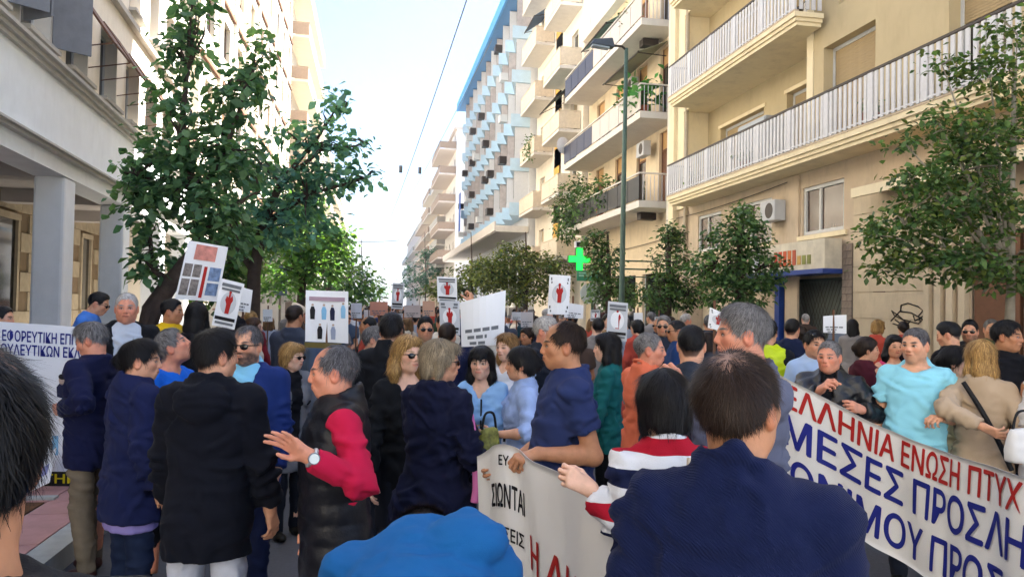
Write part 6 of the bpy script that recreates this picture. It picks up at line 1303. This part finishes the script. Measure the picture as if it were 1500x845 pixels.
# middle banner
ct = shift([(700, 668, 3.75), (735, 650, 3.55), (790, 678, 3.35), (856, 714, 2.72), (930, 760, 2.45), (1010, 800, 2.3)])
cbm = shift([(705, 880, 3.72), (742, 890, 3.5), (790, 930, 3.25), (850, 1010, 2.75), (930, 1060, 2.5), (1010, 1090, 2.35)])
cen = Cloth(ct, cbm, .016, 5, 9); co = empty('protest_banner', (0, 0, 0)); tag(co, 'off-white banner in the centre with a red line of capitals at its foot', 'banner'); cen.mesh('banner_cloth', M_BANW, co)
line(cen, co, 'black_lettering', 'ΕΥ', .875, .935, 733, 744, M_BLK, 1); line(cen, co, 'black_lettering', 'ΣΙΩΝΤΑΙ', .62, .76, 722, 768, M_BLK, 1); line(cen, co, 'black_lettering', 'ΘΕΣΕΙΣ', .42, .50, 727, 766, M_BLK, 1)
line(cen, co, 'red_lettering', 'Η ΔΗΜΟΣΙΑ', .34, .54, 778, 985, M_RED, 1)
# big poster on the left
def quad_surf(p00, p10, p11, p01, bow=0.0):
    p00, p10, p11, p01 = (np.array(q, float) for q in (p00, p10, p11, p01)); n = np.cross(p10-p00, p01-p00); n /= np.linalg.norm(n)
    if n@(CPOS-p00) < 0: n = -n
    def s(uv):
        u, v = uv[:, :1], uv[:, 1:]; p = (p00*(1-u)+p10*u)*(1-v)+(p01*(1-u)+p11*u)*v + n*bow*np.sin(u*math.pi); return p, np.tile(n, (len(uv), 1))
    s.n = n; return s
def board(name, s, m, parent, th=.006, nu=8):
    U = np.linspace(0, 1, nu); a, n = s(np.stack([U, np.zeros(nu)], 1)); b, _ = s(np.stack([U, np.ones(nu)], 1)); V = np.concatenate([a, b, a-n*th, b-n*th]); F = []
    for i in range(nu-1): F += [(i, i+1, nu+i+1, nu+i), (2*nu+i, 3*nu+i, 3*nu+i+1, 2*nu+i+1), (nu+i, nu+i+1, 3*nu+i+1, 3*nu+i), (i, 2*nu+i, 2*nu+i+1, i+1)]
    F += [(0, nu, 3*nu, 2*nu), (nu-1, 3*nu-1, 4*nu-1, 2*nu-1)]; return mesh_obj(name, V, F, m, parent)
def patch(name, s, poly, m, parent, off=.0045):
    poly = np.array(poly, float); p, n = s(poly); return mesh_obj(name, p+n*off, [tuple(range(len(poly)))], m, parent)
def rect(u0, u1, v0, v1): return [(u0, v0), (u1, v0), (u1, v1), (u0, v1)]
def ring(cu, cv, ru, rv, n=14): return [(cu+ru*math.cos(2*math.pi*i/n), cv+rv*math.sin(2*math.pi*i/n)) for i in range(n)]
M_PAPER = mat('paper_white', '#eaecef', .7, .03, 3, spec=.25); M_PAPG = mat('paper_grey', '#c6c9ce', .7, .06, 4)
po = empty('poster_stand', (0, 0, 0)); tag(po, 'large white poster with blue Greek headings standing on the left pavement', 'poster')
ps = quad_surf(P(-75, 714, 6.9), P(152, 714, 6.95), P(160, 482, 7.0), P(-75, 466, 6.95)); board('poster_board', ps, M_PAPER, po, .02)
letter_on('blue_heading', 'ΕΦΟΡΕΥΤΙΚΗ ΕΠΙΤΡΟΠΗ', .335, .965, .885, .955, ps, M_BLUEP, po, 1); letter_on('blue_heading', 'ΒΟΥΛΕΥΤΙΚΩΝ ΕΚΛΟΓΩΝ', .29, .985, .805, .870, ps, M_BLUEP, po, 1)
patch('black_strip', ps, rect(.60, .99, .005, .10), M_BLK, po); letter_on('yellow_lettering', 'ΤΗΡΙΑ', .61, .93, .03, .085, ps, mat('print_yellow', '#d8c41c', .6), po, 1, off=.008)
patch('figure_head', ps, ring(.715, .665, .022, .032), mat('print_skin', '#b9a08f', .7), po); patch('figure_hair', ps, ring(.715, .685, .024, .018), M_BLK, po, .006); patch('figure_suit', ps, [(.685, .56), (.725, .55), (.735, .635), (.70, .645), (.68, .62)], mat('print_navy', '#1d2140', .7), po)
patch('figure_shirt', ps, [(.70, .50), (.80, .50), (.785, .545), (.715, .555)], mat('print_sky', '#7fb4d8', .7), po); patch('figure_arm', ps, [(.735, .60), (.79, .58), (.80, .60), (.74, .625)], mat('print_skin', '#b9a08f'), po); patch('figure_box', ps, [(.66, .20), (.70, .20), (.70, .32), (.66, .32)], mat('print_sky', '#7fb4d8'), po)
MB().tube([P(20, 540, 7.1), P(20, 700, 7.3)*[1, 1, 0]+A_(0, 0, .15)], .02, 6).tube([P(120, 540, 7.15), P(120, 700, 7.35)*[1, 1, 0]+A_(0, 0, .15)], .02, 6).build('prop_leg', M_BROWN, po)
lf = empty('leaflet_stack', (0, 0, 0)); tag(lf, 'tilted leaflet board leaning at the foot of the big white poster', 'leaflet')
ls = quad_surf(P(38, 722, 6.6), P(72, 706, 6.65), P(82, 655, 6.75), P(62, 672, 6.75)); board('leaflet_board', ls, M_PAPER, lf, .01); patch('leaflet_print', ls, rect(.2, .8, .3, .6), mat('print_lilac', '#8d93c8', .7), lf)
# placards carried in the crowd
def placard(label, quad, d, kind, stick=True, bow=0.0, paper=None):
    e = empty('placard', (0, 0, 0)); tag(e, label, 'placard'); bow = bow or random.Random(label).uniform(-.03, .03); q = [P(a, b, d) for a, b in quad]; s = quad_surf(*q, bow); board('board', s, paper or M_PAPER, e)
    if stick:
        c = (q[0]+q[1])/2; MB().tube([c+A_(0, .03, .25), A_(c[0], c[1]+.02, max(.95, c[2]-.75))], .012, 6).build('stick', M_BROWN, e)
    if kind == 'hand':
        patch('print_bar', s, rect(.08, .92, .86, .93), M_GREYP, e); patch('print_bar', s, rect(.1, .9, .78, .83), M_GREYP, e); patch('print_circle', s, ring(.5, .52, .34, .24, 18), M_PAPG if paper is None else M_PAPER, e, .004)
        patch('red_figure', s, [(.42, .30), (.60, .30), (.62, .52), (.68, .60), (.62, .70), (.55, .64), (.54, .74), (.46, .74), (.45, .64), (.38, .68), (.34, .58), (.42, .50)], M_RED, e, .006); patch('red_head', s, ring(.5, .76, .06, .035), M_RED, e, .006)
        patch('print_bar', s, rect(.06, .94, .15, .22), M_BLK, e); patch('print_bar', s, rect(.1, .9, .06, .11), M_GREYP, e)
    if kind == 'figures':
        patch('print_title', s, rect(.08, .92, .80, .88), mat('print_mauve', '#a88f9c', .7), e)
        for (u, v, m_) in ((.16, .56, M_BLK), (.42, .56, mat('print_sky', '#7fb4d8')), (.62, .55, mat('print_navy', '#1d2140')), (.88, .60, mat('print_sky2', '#8fbfe0', .7)), (.33, .18, M_BLK), (.64, .18, mat('print_pale', '#9aa3b8', .7))):
            patch('printed_figure', s, [(u-.05, v-.12), (u+.05, v-.12), (u+.06, v+.06), (u+.03, v+.13), (u-.03, v+.13), (u-.06, v+.06)], m_, e); patch('printed_head', s, ring(u, v+.16, .03, .022, 10), mat('print_skin', '#b9a08f'), e)
    if kind == 'photos':
        patch('print_red', s, rect(.22, .75, .70, .96), mat('print_salmon', '#c9877c', .7, .4, 14), e); M_PH = mat('print_photo', '#7d7672', .7, .7, 30)
        for (a, b, c_, f_) in ((.05, .24, .40, .62), (.27, .46, .40, .62), (.05, .24, .08, .36), (.27, .46, .08, .36)): patch('print_photo', s, rect(a, b, c_, f_), M_PH, e)
        patch('print_strip', s, rect(.52, .60, .05, .60), M_RED, e); patch('print_photo', s, rect(.66, .95, .36, .60), mat('print_photoblue', '#7288ab', .7, .6, 24), e); patch('print_photo', s, rect(.66, .95, .10, .32), mat('print_photoblue', '#4f6c9c'), e)
    if kind == 'text':
        for (v0, v1, u0, u1) in ((.30, .37, .1, .9), (.16, .23, .15, .6), (.04, .10, .2, .6)):
            u = u0
            while u < u1: patch('print_word', s, rect(u, min(u+.16, u1), v0, v1), M_GREYP, e); u += .20
    return e
placard('white placard printed with six small standing figures', [(447, 500), (510, 503), (510, 427), (448, 425)], 6.3, 'figures')
tag(MB().add([P(446, 501, 6.25), P(500, 503, 6.25), P(500, 511, 6.25), P(446, 509, 6.25), P(446, 501, 6.3), P(500, 503, 6.3), P(500, 511, 6.3), P(446, 509, 6.3)], [(0, 1, 2, 3), (7, 6, 5, 4), (0, 4, 5, 1), (2, 6, 7, 3), (1, 5, 6, 2), (0, 3, 7, 4)]).build('print_strip', mat('strip_ochre', '#6e6130', .7)), 'dark ochre strip under the six figures placard', 'placard strip')
placard('tilted placard covered with small photographs and a red heading', [(256, 438), (318, 442), (334, 362), (276, 352)], 7.4, 'photos')
placard('tilted placard with a red hand beside the photo placard', [(310, 476), (343, 483), (358, 416), (325, 408)], 6.4, 'hand')
placard('white paper placard half hidden right of the tilted red hand placard', [(345, 455), (366, 458), (370, 425), (352, 420)], 7.6, 'text')
placard('white banner-like placard with a curved top and lines of black print', [(676, 508), (738, 504), (741, 425), (674, 443)], 6.4, 'text', bow=.06)
placard('upper placard with a red figure above the other one', [(641, 442), (670, 444), (669, 406), (640, 405)], 9.0, 'hand')
placard('lower placard with a red figure just left of the white banner placard', [(645, 489), (674, 491), (673, 441), (643, 440)], 7.6, 'hand', paper=M_PAPG)
placard('placard with a red figure in front of the pharmacy signs', [(802, 460), (833, 461), (836, 404), (805, 402)], 7.6, 'hand')
placard('small white placard behind the pharmacy placard', [(826, 465), (854, 467), (855, 447), (830, 443)], 8.6, 'text')
placard('grey placard with a red figure behind the teal blouse woman', [(888, 497), (918, 500), (920, 444), (891, 441)], 7.4, 'hand', paper=M_PAPG)
placard('slanted placard behind the tall grey-haired man', [(1037, 480), (1060, 486), (1066, 462), (1040, 450)], 6.6, 'hand')
placard('narrow dark red placard far back near the vanishing point', [(573, 452), (590, 453), (592, 415), (575, 414)], 11, 'hand', paper=M_PAPG)
placard('white paper held up in front of the green shop gate', [(1206, 487), (1240, 489), (1240, 461), (1206, 463)], 8.2, 'text')
for k, (x, y, w, h_, dd, c_) in enumerate(((555, 452, 26, 20, 13, '#c98d78'), (604, 456, 24, 18, 14, '#c9b9b4'), (628, 452, 18, 22, 12.5, '#d0a58c'), (700, 470, 22, 16, 12, '#cfcfd4'), (772, 468, 18, 22, 11, '#b7b3b6'), (540, 462, 14, 16, 15, '#d6cfd0'), (905, 458, 14, 12, 12, '#d2d6de'), (522, 455, 16, 22, 12, '#c7cad4'))):
    placard(['salmon sheet held up far left of the double red placards', 'pale pink sheet held up in the far crowd', 'peach sheet next to the double red placards', 'white sheet behind the curved white placard', 'grey sheet left of the pharmacy placard', 'small white sheet left of the salmon sheet', 'small white sheet right of the pharmacy pole', 'pale sheet right of the six figures placard'][k], [(x-w/2, y+h_/2), (x+w/2, y+h_/2), (x+w/2, y-h_/2), (x-w/2, y-h_/2)], dd, 'text', paper=mat('sheet_'+c_, c_, .75, .08))
for k, (x, y, w, h_, dd) in enumerate(((392, 462, 14, 18, 12), (582, 466, 16, 14, 15), (665, 462, 14, 16, 14), (722, 452, 12, 18, 15), (757, 463, 15, 12, 13), (872, 462, 14, 16, 13), (935, 466, 13, 16, 12), (966, 470, 14, 12, 13))):
    placard(['little white placard left of the six figures placard', 'little white placard right of the salmon sheet', 'little placard just below the double red placards', 'little upright placard behind the curved white placard', 'little wide placard right of the curved white placard', 'little placard between the pharmacy and grey placards', 'little upright placard right of the grey placard', 'little wide placard above the orange shirt man'][k], [(x-w/2, y+h_/2), (x+w/2, y+h_/2), (x+w/2, y-h_/2), (x-w/2, y-h_/2)], dd, 'hand' if k % 2 else 'text', paper=M_PAPG if k % 3 else None)
mg = empty('paper_cone', tuple(P(424, 466, 8.4))); tag(mg, 'cream and pink paper megaphone cone above the crowd', 'megaphone')
MB().tube([(-.02, 0, -.12), (.05, -.02, .02), (.11, -.05, .13)], [.03, .055, .09], 14).build('cone', mat('cone_cream', '#d9c9b0', .75, .1), mg, True); MB().tube([(.0, -.03, -.16), (-.02, -.03, -.30)], [.07, .04], 10).build('cone_grip', mat('cone_pink', '#c9496a', .7), mg, True)
# wrist watch, straps, bags and pouch
def watch(info, idx, label, strap):
    S, Eb, W, sd, fd = info['arms'][idx]; e = empty('wrist_watch', (0, 0, 0)); tag(e, label, 'watch'); c = info['l2w'](W-fd*.012); ax = unit(rotz(info['psi'])@fd); up = unit(np.cross(ax, unit(CPOS-c))); out = unit(np.cross(up, ax)); out = out if out@(CPOS-c) > 0 else -out
    b = MB(); pts = [c+.033*(math.cos(a)*out+math.sin(a)*up) for a in np.linspace(0, 2*math.pi, 20)]; b.tube(pts, .009, 6).build('strap', strap, e, True)
    MB().disc(c+out*.036, ax*.023, np.cross(out, ax)*.023, .010, 20).build('watch_case', mat('watch_steel', '#b9bcc0', .25, .03, metal=.9), e); MB().disc(c+out*.0475*1.0, ax*.019, np.cross(out, ax)*.019, .002, 20).build('watch_dial', mat('watch_white', '#e2e6e2', .3), e)
watch(PPL['vest'], 1, 'white-dialled wrist watch on the red-sleeved man\'s wrist', mat('watch_band', '#c4c6c8', .35, .05, metal=.6))
def strap(info, label, pts, w=.018, m=None, name='shoulder_strap'):
    T = info['T']; p = [info['l2w'](T(q)) for q in pts]; return tag(MB().tube(cr_spline(p, 30), w, 6).build(name, m or mat('strap_black', '#121215', .6), None, True), label, 'strap')
def bag(label, loc, size, m, rz=0.0, name='handbag'):
    e = empty(name, loc, rz); tag(e, label, 'bag'); w, t, h = size
    pr_ = [prof([-h/2, -h/4, 0, h/3, h/2], [w*.5, w*.52, w*.5, w*.46, w*.40], [t*.5, t*.55, t*.5, t*.38, t*.2], [0]*5, .01, None, None, 3.0)]
    v, f = field_mesh(pr_, .014); v = wrinkle(smooth_mesh(v, f), f, .004, 3); mesh_obj('bag_body', v, f, m, e, True)
    MB().tube(cr_spline([(-w*.35, 0, h*.45), (-w*.2, 0, h*.95), (w*.2, 0, h*.95), (w*.35, 0, h*.45)], 18), .008, 6).build('bag_handle', mat('strap_black', '#121215'), e, True)
    return e
strap(PPL['denim'], 'black bag strap over the denim shirt woman\'s shoulder', [(.10, -.13, 1.0), (.16, -.10, 1.25), (.13, -.03, 1.462), (.12, .10, 1.3), (.10, .12, 1.05)], .010)
strap(PPL['longblond'], 'dark bag strap across the blond woman\'s back', [(-.08, -.145, 1.46), (.02, -.165, 1.30), (.12, -.16, 1.10), (.19, -.13, .92)], .016)
tag(MB().tube(cr_spline([P(686, 588, 4.05), P(693, 625, 3.98), P(696, 670, 3.95), P(697, 715, 3.95), P(695, 735, 3.95)], 24), [.012+.010*(i/25) for i in range(25)][:len(cr_spline([P(686, 588, 4.05), P(693, 625, 3.98), P(696, 670, 3.95), P(697, 715, 3.95), P(695, 735, 3.95)], 24))], 8).build('scarf', cloth('#d878b4', 'knit'), None, True), 'pink scarf end hanging beside the navy shawl', 'scarf')
strap(PPL['stripe'], 'pale bag strap over the striped sweater', [(.05, -.125, 1.46), (.045, -.15, 1.30), (.05, -.145, 1.1)], .008, mat('strap_pale', '#c9b8a0', .7))
strap(PPL['fringe'], 'thin dark cord hanging on the pale blue blouse', [(-.03, .13, 1.36), (-.035, .15, 1.22), (-.03, .14, 1.02)], .006)
bag('white shoulder bag hanging at the right edge by the bare-shouldered woman', tuple(P(1500, 652, 4.5)), (.22, .10, .20), mat('bag_white', '#d3d0cc', .5, .06))
bag('dark bag hanging below the blond woman\'s strap', tuple(P(1478, 655, 4.95)), (.26, .12, .30), mat('bag_dark', '#1b1a1d', .5, .1))
bag('green and gold patterned pouch in the denim shirt woman\'s hand', tuple(P(716, 648, 4.6)), (.14, .06, .18), mat('pouch_pattern', '#7d7a34', .5, .75, 28), .4, 'pouch')

# pipes, cables and cooling units on the fronts
M_PIPE = mat('drain_pipe', '#b9ad98', .6, .1, 5, dirt=.3)
tag(MB().tube([(9.72, 23.0, .15), (9.72, 23.0, 23.2)], .06, 8).build('drain_pipe', M_PIPE), 'pale drain pipe down the far corner of the yellow building', 'pipe')
tag(MB().tube([(9.74, 12.05, 3.6), (9.74, 12.05, 5.05)], .045, 8).build('drain_pipe', M_PIPE), 'short drain pipe above the beige wall panel', 'pipe')
tag(MB().tube(sag((9.72, 24.6, 4.85), (9.72, 16.9, 4.95), .08, 10), .012, 5).build('facade_cable', M_RAILD), 'black cable looped along the pinkish wall under the long balcony', 'cable')
tag(MB().tube(sag((10.28, 26, 4.4), (10.28, 36.4, 4.5), .12, 10), .014, 5).build('facade_cable', M_RAILD), 'black cable along the beige building above its shops', 'cable')
ac_unit('white air conditioner above the small mezzanine window of the yellow building', (9.6, 17.35, 4.05), .3, .7, .5)
ac_unit('air conditioner on the yellow building\'s upper recessed balcony', (10.55, 18.95, 8.75), .3, .8, .58)
ac_unit('air conditioner on the beige building\'s navy railed balcony', (9.95, 32.4, 9.0), .3, .8, .58)
ac_unit('white air conditioner fixed high on the beige building\'s wall', (10.15, 29.6, 10.6), .3, .8, .55)
ac_unit('air conditioner at the far end of the lowest dark balcony', (9.95, 27.6, 7.6), .3, .8, .55)

# ------------------------------------------------------------------ the air down the street
_hm = bpy.data.materials.new('haze'); _hm.use_nodes = True; _hn = _hm.node_tree; _hn.nodes.remove(_hn.nodes['Principled BSDF'])
_pv = _hn.nodes.new('ShaderNodeVolumePrincipled'); _pv.inputs['Color'].default_value = (.93, .95, 1.0, 1); _pv.inputs['Density'].default_value = .0007; _pv.inputs['Anisotropy'].default_value = .35
_hn.links.new(_pv.outputs[0], _hn.nodes['Material Output'].inputs['Volume'])
tag(box('haze', -720, 720, -220, 920, -1.6, 32, _hm), 'thin pale haze filling the air of the street', 'haze', kind='stuff')
SC.cycles.volume_bounces = 0; SC.cycles.volume_step_rate = 5; SC.cycles.volume_max_steps = 64
